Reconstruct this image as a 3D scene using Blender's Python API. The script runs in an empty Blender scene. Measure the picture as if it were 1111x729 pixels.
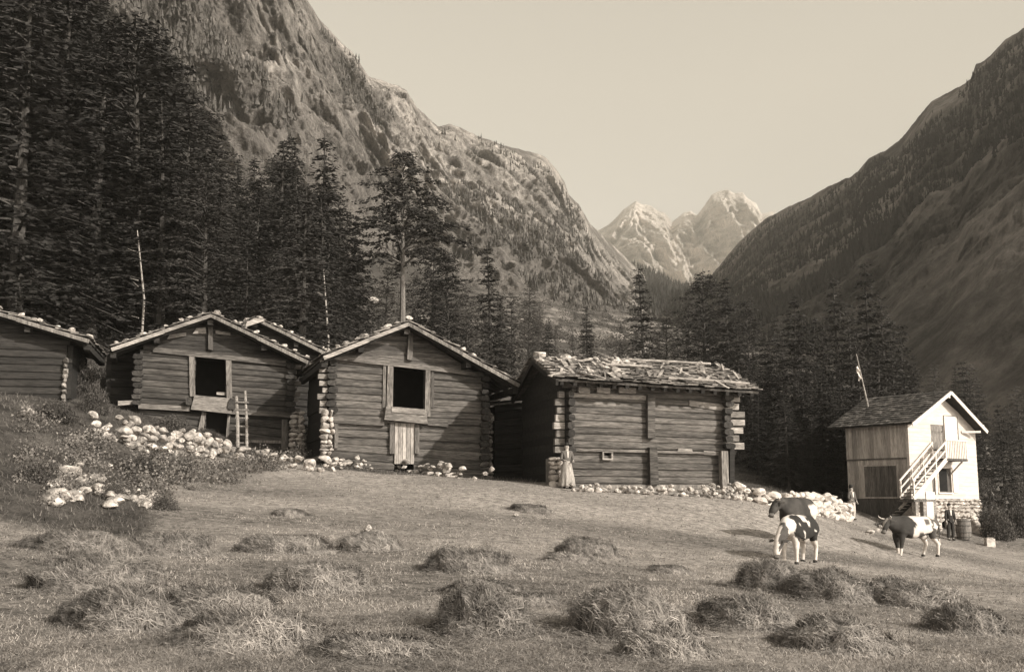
import bpy, math, random
import numpy as np
from mathutils import Vector, Matrix
R=math.radians
random.seed(7); RNG=np.random.default_rng(7)
scene=bpy.context.scene; COL=scene.collection
# ---------------------------------------------------------------- camera model (pixel -> ray)
IW,IH,F=1111.0,729.0,1200.0
PITCH=math.atan((545-IH/2)/F)
FWD=Vector((0,math.cos(PITCH),math.sin(PITCH))); UPV=Vector((0,-math.sin(PITCH),math.cos(PITCH)))
def ray(px,py): return FWD+Vector(((px-IW/2)/F,0,0))+UPV*((IH/2-py)/F)
def P(px,py,y):
    d=ray(px,py); return d*(y/d.y)
class Frame:
    """local frame of a building: x along its front, y into depth"""
    def __init__(s,px,py,y,deg):
        s.O=P(px,py,y); a=R(deg); s.a=a
        s.xd=Vector((math.cos(a),math.sin(a),0)); s.yd=Vector((-math.sin(a),math.cos(a),0))
    def f(s,px,py,off=0.0):
        d=ray(px,py); t=(s.O+s.yd*off).dot(s.yd)/d.dot(s.yd); p=d*t
        return (p-s.O).dot(s.xd), p.z-s.O.z
    def sd(s,px,py,off=0.0):
        d=ray(px,py); t=(s.O+s.xd*off).dot(s.xd)/d.dot(s.xd); p=d*t
        return (p-s.O).dot(s.yd), p.z-s.O.z
    def world(s,x,y,z): return s.O+s.xd*x+s.yd*y+Vector((0,0,z))
# ---------------------------------------------------------------- noise
def _h(i,j,k,s):
    n=(i*374761393+j*668265263+k*1274126177+s*974634777)&0xffffffff
    n=((n^(n>>13))*1274126177)&0xffffffff; n=((n^(n>>16))*2246822519)&0xffffffff
    return ((n^(n>>15))&0xffff)/65535.0
def vnoise(p,s=0):
    i=np.floor(p).astype(np.int64); f=p-i; u=f*f*f*(f*(f*6-15)+10); r=0
    for a in (0,1):
        wa=u[:,0] if a else 1-u[:,0]
        for b in (0,1):
            wb=u[:,1] if b else 1-u[:,1]
            for c in (0,1):
                wc=u[:,2] if c else 1-u[:,2]
                r=r+wa*wb*wc*_h(i[:,0]+a,i[:,1]+b,i[:,2]+c,s)
    return r*2-1
def fbm(p,o=5,s=0,ridged=False,gain=.5):
    p=np.asarray(p,float); a=1.0; r=np.zeros(len(p)); t=0
    for k in range(o):
        n=vnoise(p*(2.03**k)+17.3*k,s+k)
        if ridged: n=1-2*np.abs(n)
        r+=a*n; t+=a; a*=gain
    return r/t
# ---------------------------------------------------------------- ground height (thin plate spline through surveyed points)
GP=[(-300,729,10),(0,729,10.3),(277,729,10.5),(555,729,10.5),(833,729,10.5),(1111,729,11),(1400,729,11),
(0,640,15),(555,640,15.5),(1111,680,15),
(0,600,17.5),(277,600,20),(555,600,22),(870,614,26),(1111,640,22),(1400,660,22),
(30,578,22.5),(100,570,24),(180,560,26),(240,535,32),(280,520,36),(350,512,40),(440,518,39),(520,522,38.5),(605,531,38.8),(700,536,39),(790,535,40.5),
(850,553,41),(920,566,50),(980,604,37),(1032,590,52),(1085,596,52),(1180,600,54),(1300,620,52),
(-60,425,32),(30,441,32),(100,461,34),(150,497,34),(185,535,32),
(-100,425,44),(30,428,44),(80,446,42),(105,478,38),(200,497,38),(300,505,39.5),
(150,448,46),(230,478,45),(318,492,47),(352,502,44),(524,520,43.5),(420,500,52),(600,520,50),(700,522,52),(800,530,50),(850,538,52),
(-200,360,60),(30,370,60),(100,366,62),(200,400,62),(300,430,62),(450,470,65),(600,490,68),(750,500,68),(900,530,66),(1040,560,64),(1150,590,64),(1350,600,66),
(-300,200,170),(100,240,140),(60,150,200),(250,320,120),(300,300,190),(150,150,260),(-100,60,280),(250,240,330),
(350,340,130),(340,300,240),(450,392,110),(420,280,300),(440,330,190),(560,395,120),(560,325,330),(560,360,200),(650,400,125),(650,360,260),(690,345,340),(750,420,120),(780,385,240),(800,372,340),
(900,470,115),(900,420,200),(900,390,330),(1040,520,105),(1040,450,190),(1040,390,330),(1200,560,100),(1250,450,190),(1300,380,330),
(-50,0,-20),(0,545+200,0.1)]
_pts=[]
for a,b,y in GP[:-2]:
    v=P(a,b,y); _pts.append((v.x,v.y,v.z))
for x in (-30,-10,10,30): _pts.append((x,-15,-1.9-.02*x)); 
for x in (-15,0,15): _pts.append((x,2,-1.72-.01*x))
_pts=np.array(_pts)
def _U(r2): return np.where(r2>1e-9,r2*np.log(r2+1e-12),0)*.5
def _tps(pts,lam=1e-2):
    n=len(pts); X=pts[:,:2]
    K=_U(((X[:,None]-X[None])**2).sum(-1))+lam*np.eye(n)
    Q=np.c_[np.ones(n),X]; A=np.block([[K,Q],[Q.T,np.zeros((3,3))]])
    return np.linalg.solve(A,np.r_[pts[:,2],0,0,0])
_W=_tps(_pts,1.0)
def Gs(x,y):
    x=np.atleast_1d(np.asarray(x,float)); y=np.atleast_1d(np.asarray(y,float)); out=np.empty(len(x))
    for i in range(0,len(x),20000):
        X=np.c_[x[i:i+20000],y[i:i+20000]]
        K=_U(((X[:,None]-_pts[None,:,:2])**2).sum(-1))
        out[i:i+20000]=K@_W[:-3]+_W[-3]+X@_W[-2:]
    p=np.c_[x,y,x*0]
    rough=np.clip((y-55)/60,0,1)
    out+=fbm(p*.35,4,3)*(.07+rough*.8)+fbm(p*2.1,3,9)*.018
    return out
def G(x,y): return float(Gs([x],[y])[0])
def hit(px,py,y0=7.0,y1=250.0):
    """where the view ray through a photo pixel meets the ground"""
    d=ray(px,py); ys=np.geomspace(y0,y1,700); X=d.x/d.y*ys; Z=d.z/d.y*ys
    g=Gs(X,ys); k=np.where(Z<=g)[0]
    if len(k)==0: return Vector((X[-1],ys[-1],g[-1]))
    k=max(1,int(k[0])); a=Z[k-1]-g[k-1]; b=Z[k]-g[k]; t=a/(a-b+1e-9); y=ys[k-1]+(ys[k]-ys[k-1])*t
    x=d.x/d.y*y; return Vector((x,y,G(x,y)))
# ---------------------------------------------------------------- mesh builder
def _ico(sub):
    import bmesh
    bm=bmesh.new(); bmesh.ops.create_icosphere(bm,subdivisions=sub,radius=1)
    v=np.array([list(x.co) for x in bm.verts]); f=[[w.index for w in x.verts] for x in bm.faces]; bm.free(); return v,f
ICO1=_ico(1); ICO2=_ico(2); ICO3=_ico(3)
class MB:
    def __init__(s): s.v=[]; s.f=[]; s.r=[]; s.n=0
    def add(s,v,f,r=1.0):
        v=np.asarray(v,float); s.v.append(v); n=s.n
        s.f.extend([tuple(i+n for i in q) for q in f]); s.r.extend([r]*len(f) if np.isscalar(r) else list(r)); s.n+=len(v)
    def hexa(s,p,r=1.0):   # 8 points: bottom loop 0-3, top loop 4-7
        s.add(p,[(3,2,1,0),(4,5,6,7),(0,1,5,4),(1,2,6,5),(2,3,7,6),(3,0,4,7)],r)
    def box(s,x0,x1,y0,y1,z0,z1,r=1.0):
        s.hexa([(x0,y0,z0),(x1,y0,z0),(x1,y1,z0),(x0,y1,z0),(x0,y0,z1),(x1,y0,z1),(x1,y1,z1),(x0,y1,z1)],r)
    def quadbar(s,q,y0,y1,r=1.0): # q: 4 (x,z) points BL,BR,TR,TL in the front plane, thickness y0..y1
        (a,b,c,d)=q
        s.hexa([(a[0],y0,a[1]),(b[0],y0,b[1]),(b[0],y1,b[1]),(a[0],y1,a[1]),(d[0],y0,d[1]),(c[0],y0,c[1]),(c[0],y1,c[1]),(d[0],y1,d[1])],r)
    def beam(s,a,b,w,h,r=1.0,up=(0,0,1)):
        a=Vector(a); b=Vector(b); d=(b-a).normalized(); u=Vector(up); sd=d.cross(u)
        if sd.length<1e-4: sd=d.cross(Vector((1,0,0)))
        sd.normalize(); u=sd.cross(d).normalized(); P8=[]
        for o in (-h/2,h/2):
            for q,e in ((a,-1),(b,-1),(b,1),(a,1)): P8.append(q+sd*(e*w/2)+u*o)
        s.hexa(P8,r)
    def tube(s,pts,rad,n=6,r=1.0,cap=True):
        pts=[Vector(p) for p in pts]; m=len(pts); rad=[rad]*m if np.isscalar(rad) else rad; V=[];Fc=[]
        for i,p in enumerate(pts):
            d=(pts[min(i+1,m-1)]-pts[max(i-1,0)]).normalized(); a=d.cross(Vector((.31,.95,.1)) if abs(d.z)>.9 else Vector((0,0,1))).normalized(); b=d.cross(a)
            for k in range(n):
                t=2*math.pi*k/n; V.append(p+(a*math.cos(t)+b*math.sin(t))*rad[i])
        for i in range(m-1):
            for k in range(n): Fc.append((i*n+k,i*n+(k+1)%n,(i+1)*n+(k+1)%n,(i+1)*n+k))
        if cap: Fc.append(tuple(range(n))[::-1]); Fc.append(tuple((m-1)*n+k for k in range(n)))
        s.add(V,Fc,r)
    def lathe(s,prof,n=16,c=(0,0,0),r=1.0,fn=None):
        V=[];Fc=[]; m=len(prof)
        for i,(ra,z) in enumerate(prof):
            for k in range(n):
                t=2*math.pi*k/n; q=ra*(fn(t,z) if fn else 1); V.append((c[0]+q*math.cos(t),c[1]+q*math.sin(t),c[2]+z))
        for i in range(m-1):
            for k in range(n): Fc.append((i*n+k,i*n+(k+1)%n,(i+1)*n+(k+1)%n,(i+1)*n+k))
        Fc.append(tuple(range(n))[::-1]); Fc.append(tuple((m-1)*n+k for k in range(n)))
        s.add(V,Fc,r)
    def rock(s,c,sx,sy,sz,seed,r=1.0,ico=ICO2,rot=0):
        v=ico[0].copy(); n=fbm(v*1.1+seed*3.7,3,seed%97)
        v=v*(1+.20*n[:,None]); rq=np.random.default_rng(int(seed)*7+1)
        for _k in range(11):
            d=rq.normal(0,1,3)*np.array([1,1,1.3]); d/=np.linalg.norm(d); e=np.maximum(0,v@d-rq.uniform(.50,.80)); v=v-d[None]*e[:,None]
        v*=np.array([sx,sy,sz]); ca,sa=math.cos(rot),math.sin(rot)
        v=np.c_[v[:,0]*ca-v[:,1]*sa,v[:,0]*sa+v[:,1]*ca,v[:,2]]+np.array(c); s.add(v,ico[1],r)
    def build(s,name,mat,parent=None,smooth=False,loc=None):
        me=bpy.data.meshes.new(name)
        me.from_pydata(np.concatenate(s.v).tolist() if s.v else [],[],s.f)
        at=me.attributes.new('rnd','FLOAT','FACE'); at.data.foreach_set('value',np.array(s.r,dtype=np.float32))
        if smooth: me.polygons.foreach_set('use_smooth',[True]*len(me.polygons))
        me.materials.append(mat); me.update()
        o=bpy.data.objects.new(name,me); COL.objects.link(o)
        if parent is not None: o.parent=parent
        if loc is not None: o.location=loc
        return o
def tri_mesh(name,V,mat,nper=3,rnd=None):
    """fast mesh of separate polygons with nper corners"""
    V=np.asarray(V,dtype=np.float32).reshape(-1,3); n=len(V)//nper
    me=bpy.data.meshes.new(name); me.vertices.add(len(V)); me.vertices.foreach_set('co',V.ravel())
    me.loops.add(len(V)); me.loops.foreach_set('vertex_index',np.arange(len(V),dtype=np.int32))
    me.polygons.add(n); me.polygons.foreach_set('loop_start',np.arange(0,len(V),nper,dtype=np.int32))
    me.update(calc_edges=True)
    at=me.attributes.new('rnd','FLOAT','FACE'); at.data.foreach_set('value',(np.ones(n) if rnd is None else rnd).astype(np.float32))
    me.materials.append(mat); return me
def mobj(name,me,parent=None,loc=None):
    o=bpy.data.objects.new(name,me); COL.objects.link(o)
    if parent is not None: o.parent=parent
    if loc is not None: o.location=loc
    return o
def tag(o,label=None,cat=None,group=None,kind=None):
    if label: o['label']=label
    if cat: o['category']=cat
    if group: o['group']=group
    if kind: o['kind']=kind
    return o
def thing(name,label,cat,loc=(0,0,0),rz=0,group=None):
    o=bpy.data.objects.new(name,None); COL.objects.link(o); o.location=loc; o.rotation_euler=(0,0,rz); o.empty_display_size=.2
    return tag(o,label,cat,group)
def copy_tree(o,parent=None):
    c=o.copy(); COL.objects.link(c); c.parent=parent
    for ch in list(o.children): copy_tree(ch,c)
    return c
# ---------------------------------------------------------------- materials (sepia print: everything a warm grey)
def S(g,warm=1.0):
    return (min(1,g*(1+.07*warm)),g*(1-.035*warm),g*(1-.12*warm),1)
def mat(name,lo,hi,scale=4,stretch=(1,1,1),rough=.9,bump=.3,bscale=20,bdist=.02,detail=6,objrnd=0.0,translucent=0.0,two=None,ramp=(.35,.65)):
    m=bpy.data.materials.new(name); m.use_nodes=True; nt=m.node_tree; N=nt.nodes; L=nt.links
    b=N['Principled BSDF']; b.inputs['Roughness'].default_value=rough; b.inputs['Specular IOR Level'].default_value=.25
    tc=N.new('ShaderNodeTexCoord'); mp=N.new('ShaderNodeMapping'); mp.inputs['Scale'].default_value=stretch; L.new(tc.outputs['Object'],mp.inputs['Vector'])
    n=N.new('ShaderNodeTexNoise'); n.inputs['Scale'].default_value=scale; n.inputs['Detail'].default_value=detail; n.inputs['Roughness'].default_value=.65; L.new(mp.outputs[0],n.inputs['Vector'])
    cr=N.new('ShaderNodeValToRGB'); cr.color_ramp.elements[0].position=ramp[0]; cr.color_ramp.elements[1].position=ramp[1]
    cr.color_ramp.elements[0].color=S(lo); cr.color_ramp.elements[1].color=S(hi); L.new(n.outputs['Fac'],cr.inputs[0])
    col=cr.outputs[0]
    if two:   # second, larger mottling: (scale, darkest multiplier)
        n2=N.new('ShaderNodeTexNoise'); n2.inputs['Scale'].default_value=two[0]; n2.inputs['Detail'].default_value=5; L.new(mp.outputs[0] if len(two)<3 else tc.outputs['Object'],n2.inputs['Vector'])
        mr=N.new('ShaderNodeMapRange'); mr.inputs['From Min'].default_value=.38; mr.inputs['From Max'].default_value=.62; mr.inputs['To Min'].default_value=two[1]; mr.inputs['To Max'].default_value=1.0; L.new(n2.outputs['Fac'],mr.inputs[0])
        v=N.new('ShaderNodeVectorMath'); v.operation='SCALE'; L.new(col,v.inputs[0]); L.new(mr.outputs[0],v.inputs['Scale']); col=v.outputs[0]
    at=N.new('ShaderNodeAttribute'); at.attribute_name='rnd'
    v=N.new('ShaderNodeVectorMath'); v.operation='SCALE'; L.new(col,v.inputs[0]); L.new(at.outputs['Fac'],v.inputs['Scale']); col=v.outputs[0]
    if objrnd:
        oi=N.new('ShaderNodeObjectInfo'); mr=N.new('ShaderNodeMapRange'); mr.inputs['To Min'].default_value=1-objrnd; mr.inputs['To Max'].default_value=1+objrnd; L.new(oi.outputs['Random'],mr.inputs[0])
        v=N.new('ShaderNodeVectorMath'); v.operation='SCALE'; L.new(col,v.inputs[0]); L.new(mr.outputs[0],v.inputs['Scale']); col=v.outputs[0]
    L.new(col,b.inputs['Base Color'])
    if bump:
        nb=N.new('ShaderNodeTexNoise'); nb.inputs['Scale'].default_value=bscale; nb.inputs['Detail'].default_value=6; L.new(mp.outputs[0],nb.inputs['Vector'])
        bp=N.new('ShaderNodeBump'); bp.inputs['Strength'].default_value=bump; bp.inputs['Distance'].default_value=bdist; L.new(nb.outputs['Fac'],bp.inputs['Height']); L.new(bp.outputs[0],b.inputs['Normal'])
    if translucent:
        t=N.new('ShaderNodeBsdfTranslucent'); L.new(col,t.inputs['Color']); mx=N.new('ShaderNodeMixShader'); mx.inputs[0].default_value=translucent
        L.new(b.outputs[0],mx.inputs[1]); L.new(t.outputs[0],mx.inputs[2]); L.new(mx.outputs[0],N['Material Output'].inputs['Surface'])
    return m
M={}
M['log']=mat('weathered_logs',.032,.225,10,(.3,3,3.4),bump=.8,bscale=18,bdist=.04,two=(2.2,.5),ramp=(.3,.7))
M['log_dark_shade']=mat('dark_shaded_logs',.012,.05,7,(.35,3,3.2),bump=.5,bscale=14,bdist=.03,two=(1.6,.6),ramp=(.3,.7))  # mostly on shaded sides; their shade is deepened in this colour
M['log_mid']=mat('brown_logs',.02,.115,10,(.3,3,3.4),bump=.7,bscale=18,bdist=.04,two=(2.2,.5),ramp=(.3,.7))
M['endgrain']=mat('dark_end_grain',.012,.05,12,bump=.4,bscale=30)
M['wood_pale']=mat('bleached_wood',.14,.38,9,(.5,3,3),bump=.4,bscale=16,bdist=.02,two=(2.0,.6))
M['wood_grey']=mat('grey_wood',.08,.24,9,(3,3,.5),bump=.4,bscale=16,bdist=.02,two=(2.0,.6))
M['planks']=mat('vertical_planks',.26,.52,8,(3.5,3.5,.35),bump=.4,bscale=14,bdist=.02,two=(1.3,.65))
M['planks_dark']=mat('dark_planks',.05,.15,8,(3.5,3.5,.35),bump=.4,bscale=14,bdist=.02,two=(1.3,.65))
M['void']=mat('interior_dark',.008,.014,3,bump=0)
M['shingle']=mat('roof_slabs',.06,.26,6,bump=.6,bscale=18,bdist=.03,two=(1.5,.55),ramp=(.3,.68))
M['tiles']=mat('house_roof_shingles',.045,.10,5,bump=.5,bscale=18,two=(.9,.7))
M['stone']=mat('pale_stone',.20,.46,3,rough=.95,bump=.7,bscale=9,bdist=.05,objrnd=.38,two=(2.2,.5),ramp=(.3,.6))
M['stone_grey']=mat('grey_stone',.14,.40,3,rough=.95,bump=.7,bscale=9,bdist=.05,objrnd=.2,two=(2.2,.55))
M['plaster']=mat('white_boarding',.42,.53,3,(.6,.6,4),bump=.15,bscale=20,two=(.8,.88))
M['lime']=mat('limewashed_stone',.36,.58,3,bump=.6,bscale=8,bdist=.06,two=(1.5,.8))
M['white_paint']=mat('white_paint',.46,.60,8,bump=.1)
M['door_pale']=mat('weathered_pale_door',.22,.5,7,(3,3,.5),bump=.4,bscale=14,two=(2,.6))
M['hay']=mat('cut_hay',.11,.29,9,bump=.5,bscale=40,bdist=.02,two=(1.2,.6),objrnd=.12)
M['foliage']=mat('spruce_needles',.019,.036,2.2,bump=0,rough=.8,objrnd=.35,translucent=.12)
M['foliage_mid']=mat('larch_needles',.045,.10,2.2,bump=0,rough=.8,objrnd=.3,translucent=.15)
M['bark_dark']=mat('dark_bark',.025,.07,8,(3,3,.6),bump=.8,bscale=10,bdist=.05)
M['bark']=mat('bark',.07,.18,8,(3,3,.6),bump=.8,bscale=10,bdist=.05)
M['bark_pale']=mat('bare_bleached_trunk',.10,.32,8,(3,3,.6),bump=.5,bscale=10,bdist=.03)
M['leaf']=mat('shrub_leaves',.035,.10,4,bump=0,objrnd=.3,translucent=.15)
M['weed']=mat('weeds',.06,.20,4,bump=0,translucent=.2)
M['grass']=mat('grass_blades',.12,.34,.7,bump=0,translucent=.25)
M['skin']=mat('skin',.33,.38,5,bump=0,rough=.6)
M['dark_cloth']=mat('dark_cloth',.018,.035,20,bump=.2)
M['mid_cloth']=mat('grey_cloth',.07,.11,20,bump=.2)
M['pale_cloth']=mat('pale_cloth',.34,.46,20,bump=.2)
M['shirt']=mat('white_shirt',.5,.65,20,bump=.2)
M['hair']=mat('dark_hair',.015,.03,30,bump=.3)
M['horn']=mat('horn',.35,.5,10,bump=0)
M['iron']=mat('barrel_hoop_iron',.05,.08,10,rough=.6,bump=.1)
HAZE=1.7e-4; SKYK=2.38; EXPO=.22
# ---------------------------------------------------------------- attribute driven surface materials
def land_mat(name,layers,rough=.95,bump=.5,bsc=3.0,bdist=.3,fine=None):
    """layers: list of (attribute or None, lo, hi, scale, stretch); each later layer is mixed over by its attribute"""
    m=bpy.data.materials.new(name); m.use_nodes=True; nt=m.node_tree; N=nt.nodes; L=nt.links
    b=N['Principled BSDF']; b.inputs['Roughness'].default_value=rough; b.inputs['Specular IOR Level'].default_value=.1
    tc=N.new('ShaderNodeTexCoord'); col=None
    for att,lo,hi,sc,st in layers:
        mp=N.new('ShaderNodeMapping'); mp.inputs['Scale'].default_value=st; L.new(tc.outputs['Object'],mp.inputs[0])
        n=N.new('ShaderNodeTexNoise'); n.inputs['Scale'].default_value=sc; n.inputs['Detail'].default_value=12; n.inputs['Roughness'].default_value=.72; L.new(mp.outputs[0],n.inputs[0])
        cr=N.new('ShaderNodeValToRGB'); cr.color_ramp.elements[0].position=.36; cr.color_ramp.elements[1].position=.64
        cr.color_ramp.elements[0].color=S(lo); cr.color_ramp.elements[1].color=S(hi); L.new(n.outputs['Fac'],cr.inputs[0])
        if col is None: col=cr.outputs[0]
        else:
            at=N.new('ShaderNodeAttribute'); at.attribute_name=att; mx=N.new('ShaderNodeMix'); mx.data_type='RGBA'
            L.new(at.outputs['Fac'],mx.inputs[0]); L.new(col,mx.inputs[6]); L.new(cr.outputs[0],mx.inputs[7]); col=mx.outputs[2]
    n5=N.new('ShaderNodeTexNoise'); n5.inputs['Scale'].default_value=bsc*1.6; n5.inputs['Detail'].default_value=10; n5.inputs['Roughness'].default_value=.8; L.new(tc.outputs['Object'],n5.inputs[0])
    mr=N.new('ShaderNodeMapRange'); mr.inputs['From Min'].default_value=.36; mr.inputs['From Max'].default_value=.62; mr.inputs['To Min'].default_value=.55; mr.inputs['To Max'].default_value=1.25; L.new(n5.outputs['Fac'],mr.inputs[0])
    vs=N.new('ShaderNodeVectorMath'); vs.operation='SCALE'; L.new(col,vs.inputs[0]); L.new(mr.outputs[0],vs.inputs['Scale']); col=vs.outputs[0]
    L.new(col,b.inputs['Base Color'])
    nb=N.new('ShaderNodeTexNoise'); nb.inputs['Scale'].default_value=bsc; nb.inputs['Detail'].default_value=10; nb.inputs['Roughness'].default_value=.7; L.new(tc.outputs['Object'],nb.inputs[0])
    bp=N.new('ShaderNodeBump'); bp.inputs['Strength'].default_value=bump; bp.inputs['Distance'].default_value=bdist; L.new(nb.outputs['Fac'],bp.inputs['Height']); L.new(bp.outputs[0],b.inputs['Normal'])
    return m
def grid_mesh(name,V,nr,nc,mat_,attrs={},smooth=False,back=False):
    idx=np.arange(nr*nc).reshape(nr,nc); q=np.stack([idx[:-1,:-1],idx[:-1,1:],idx[1:,1:],idx[1:,:-1]],-1).reshape(-1,4)
    me=bpy.data.meshes.new(name); me.vertices.add(len(V)); me.vertices.foreach_set('co',V.astype(np.float32).ravel())
    me.loops.add(len(q)*4); me.loops.foreach_set('vertex_index',q.astype(np.int32).ravel())
    me.polygons.add(len(q)); me.polygons.foreach_set('loop_start',np.arange(0,len(q)*4,4,dtype=np.int32)); me.update(calc_edges=True)
    if smooth: me.polygons.foreach_set('use_smooth',[True]*len(q))
    for k,a in attrs.items():
        at=me.attributes.new(k,'FLOAT','POINT'); at.data.foreach_set('value',a.astype(np.float32))
    me.materials.append(mat_); o=mobj(name,me); return o
# ---- ground sheet
def seg_dist(x,y,pts):
    d=np.full(len(x),1e9)
    for a,b in zip(pts[:-1],pts[1:]):
        ax,ay=a; bx,by=b; t=np.clip(((x-ax)*(bx-ax)+(y-ay)*(by-ay))/((bx-ax)**2+(by-ay)**2),0,1)
        d=np.minimum(d,np.hypot(x-ax-t*(bx-ax),y-ay-t*(by-ay)))
    return d
def scrub_mask(x,y):
    """1 on the rough uncut ground: the bank at left and everything behind the barns"""
    p=np.c_[x,y,x*0]; n=fbm(p*.25,4,31)
    line=np.interp(x,[-60,-14,-9,-6,0,9,13,30],[38,38,40,41,42,43,54,60])
    bank=np.clip((-x/np.maximum(y,1)-.312)/.02+n*.8,0,1)*np.clip((y-22.5)/1.2+n,0,1)
    a=np.maximum(np.clip((y-line)/2.5+n*1.6+.2,0,1),bank)
    return a
nr,nc=420,420
ys=np.concatenate([np.linspace(-18,7,14),np.geomspace(7.3,345,nr-14)]); s=np.linspace(-1,1,nc); s=np.sign(s)*np.abs(s)**1.0*.62
YY=np.repeat(ys,nc); XX=np.tile(s,nr)*(np.maximum(YY,0)*1.1+28)
ZZ=Gs(XX,YY)
sm=scrub_mask(XX,YY)
rk=np.clip((fbm(np.c_[XX,YY,ZZ]*.22,5,41)+.05)*3,0,.9)*np.clip((YY-85)/50,0,1)*np.clip((XX+20)/30,0,1)
pale=np.clip(fbm(np.c_[XX*.12,YY*.3,XX*0],4,55)*1.6+.35+.5*np.clip((XX+8)/14,-.6,.6),0,1)
M['ground']=land_mat('alpine_meadow',[(None,.06,.21,3.6,(1,1,1)),('pale',.13,.38,4.2,(1,1,1)),('scrub',.025,.085,.9,(1,1,1)),('rock',.07,.34,.55,(1,1,1))],bump=.7,bsc=9,bdist=.06)
o=grid_mesh('ground',np.c_[XX,YY,ZZ],nr,nc,M['ground'],{'scrub':sm,'rock':rk,'pale':pale}); tag(o,kind='structure')
# ---- mountains: a flank surface between a foot line and a crest line, broken up by ridged noise
def line(pts,n):
    pts=np.array(pts,float); d=np.r_[0,np.cumsum(np.hypot(np.diff(pts[:,0]),np.diff(pts[:,1])))]; u=np.linspace(0,d[-1],n)
    L3=np.array([list(P(a,b,c)) for a,b,c in pts]); return np.c_[np.interp(u,d,L3[:,0]),np.interp(u,d,L3[:,1]),np.interp(u,d,L3[:,2])]
def flank(name,crest,foot,n,m,mat_,amp,freq,zs=.4,crest_amp=.12,bulge=.0,back=.6,attrs=None,seed=0,gul=None,vz=.12,yz=.6,fine=.42,jag=0):
    C=line(crest,n); Fo=line(foot,n); rows=[]
    mb=max(6,m//6)
    t=np.linspace(0,1,m)
    prof=t
    D=np.linalg.norm(C-Fo,axis=1)
    V=[]; Wt=[]
    for k in range(m):
        p=Fo+(C-Fo)*prof[k]; p[:,2]+=-bulge*D*math.sin(math.pi*prof[k]); V.append(p); Wt.append(np.full(n,max(crest_amp,min(1,math.sin(math.pi*min(.5,(1-t[k])*1.6+.02)))) if t[k]>.5 else min(1,.25+3*t[k])))
    for k in range(1,mb+1):
        q=k/mb; p=C+np.c_[C[:,0]*0,q*back*D,-q*back*D*.9]; V.append(p); Wt.append(np.full(n,crest_amp+.5*q))
    V=np.concatenate(V); Wt=np.concatenate(Wt); tot=m+mb
    sc=np.tile(C[:,1],tot); fr=freq
    q=V*np.array([1,yz,zs])*fr
    w=fbm(q*.6+5,3,seed+60)[:,None]*np.array([.9,.9,.3])
    nn=fbm(q+w,8,seed,ridged=True,gain=.55); n2=fbm(V*fr*2.3,6,seed+20)
    nrm=np.array([0,-.85,.35])
    side=np.tile((C[:,0]-Fo[:,0])/ (D+1e-6),tot)
    n3=fbm(V*np.array([1,yz,zs+.15])*fr*4.5+w*1.5,6,seed+40,ridged=True,gain=.6)
    disp=(nn*.75+n2*.35+n3*fine)*amp*Wt
    V2=V.copy(); V2[:,0]-=side*disp*.6; V2[:,1]-=disp*.85; V2[:,2]+=disp*vz
    if gul is not None:
        gg=gul(555.5+1200*V[:,0]/V[:,1],np.repeat(np.r_[t,np.ones(mb)],n)); V2[:,1]-=gg; V2[:,2]-=gg*.22
    at={'veg_shade':np.clip((.10-n2+(.5-nn)*.6)*2.2,0,1)}
    if attrs: at.update(attrs(V2,nn,n2,np.repeat(np.r_[t,np.ones(mb)],n),np.tile(np.linspace(0,1,n),tot)))
    o=grid_mesh(name,V2,tot,n,mat_,at); tag(o,kind='structure'); return V2,o
M['rockA']=land_mat('mountain_rock_scrub_shade',[(None,.19,.66,.13,(1,.8,.8)),('veg_shade',.06,.28,.16,(1,1,1)),('fan',.14,.27,.12,(1,1,.4))],bump=1,bsc=.22,bdist=6)
M['rockB']=land_mat('dark_mountain_side',[(None,.12,.32,.10,(1,.5,.5)),('veg_shade',.035,.12,.12,(1,1,.6)),('fan',.13,.22,.10,(1,1,.4))],bump=.9,bsc=.08,bdist=6)
M['rockC']=land_mat('pale_limestone_peak',[(None,.68,.92,.030,(1,.6,.45)),('veg_shade',.40,.74,.035,(1,.6,.5))],bump=1,bsc=.05,bdist=22)
M['rockD']=land_mat('wooded_ridge',[(None,.05,.10,.03,(1,1,1))],bump=.9,bsc=.06,bdist=8)
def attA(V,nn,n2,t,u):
    fan=np.clip((.42-.10*u-t)*9+n2*1.5,0,1)*np.clip((u-.42)*10,0,1); px=555.5+1200*V[:,0]/V[:,1]; pn=fbm(V*.03,5,91); return {'fan':fan,'veg_shade':np.clip(np.maximum((.10-n2+(.5-nn)*.6)*2.2,(335-px)/110+pn*4.5),0,1)}  # cover thickens toward the left; the cliff's shade is put into this colour
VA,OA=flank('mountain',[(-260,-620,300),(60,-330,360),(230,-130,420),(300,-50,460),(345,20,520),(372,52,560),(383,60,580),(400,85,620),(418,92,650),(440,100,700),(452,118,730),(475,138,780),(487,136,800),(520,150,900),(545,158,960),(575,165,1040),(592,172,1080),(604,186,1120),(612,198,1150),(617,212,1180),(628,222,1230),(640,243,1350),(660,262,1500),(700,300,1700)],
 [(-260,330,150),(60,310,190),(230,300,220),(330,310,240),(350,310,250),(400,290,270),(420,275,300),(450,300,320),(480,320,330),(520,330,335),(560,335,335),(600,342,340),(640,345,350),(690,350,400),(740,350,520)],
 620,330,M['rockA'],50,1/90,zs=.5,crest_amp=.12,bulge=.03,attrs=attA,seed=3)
def attB(V,nn,n2,t,u): pn=fbm(V*np.array([.03,.012,.014]),6,93); return {'fan':np.clip(fbm(np.c_[V[:,0]*.004+V[:,2]*.012,V[:,1]*.002,V[:,2]*.002],4,77)*5-.9,0,1)*.7,'veg_shade':np.clip(np.maximum((.10-n2+(.5-nn)*.6)*2.2,.75-t*1.3+pn*3),0,1)}
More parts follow.
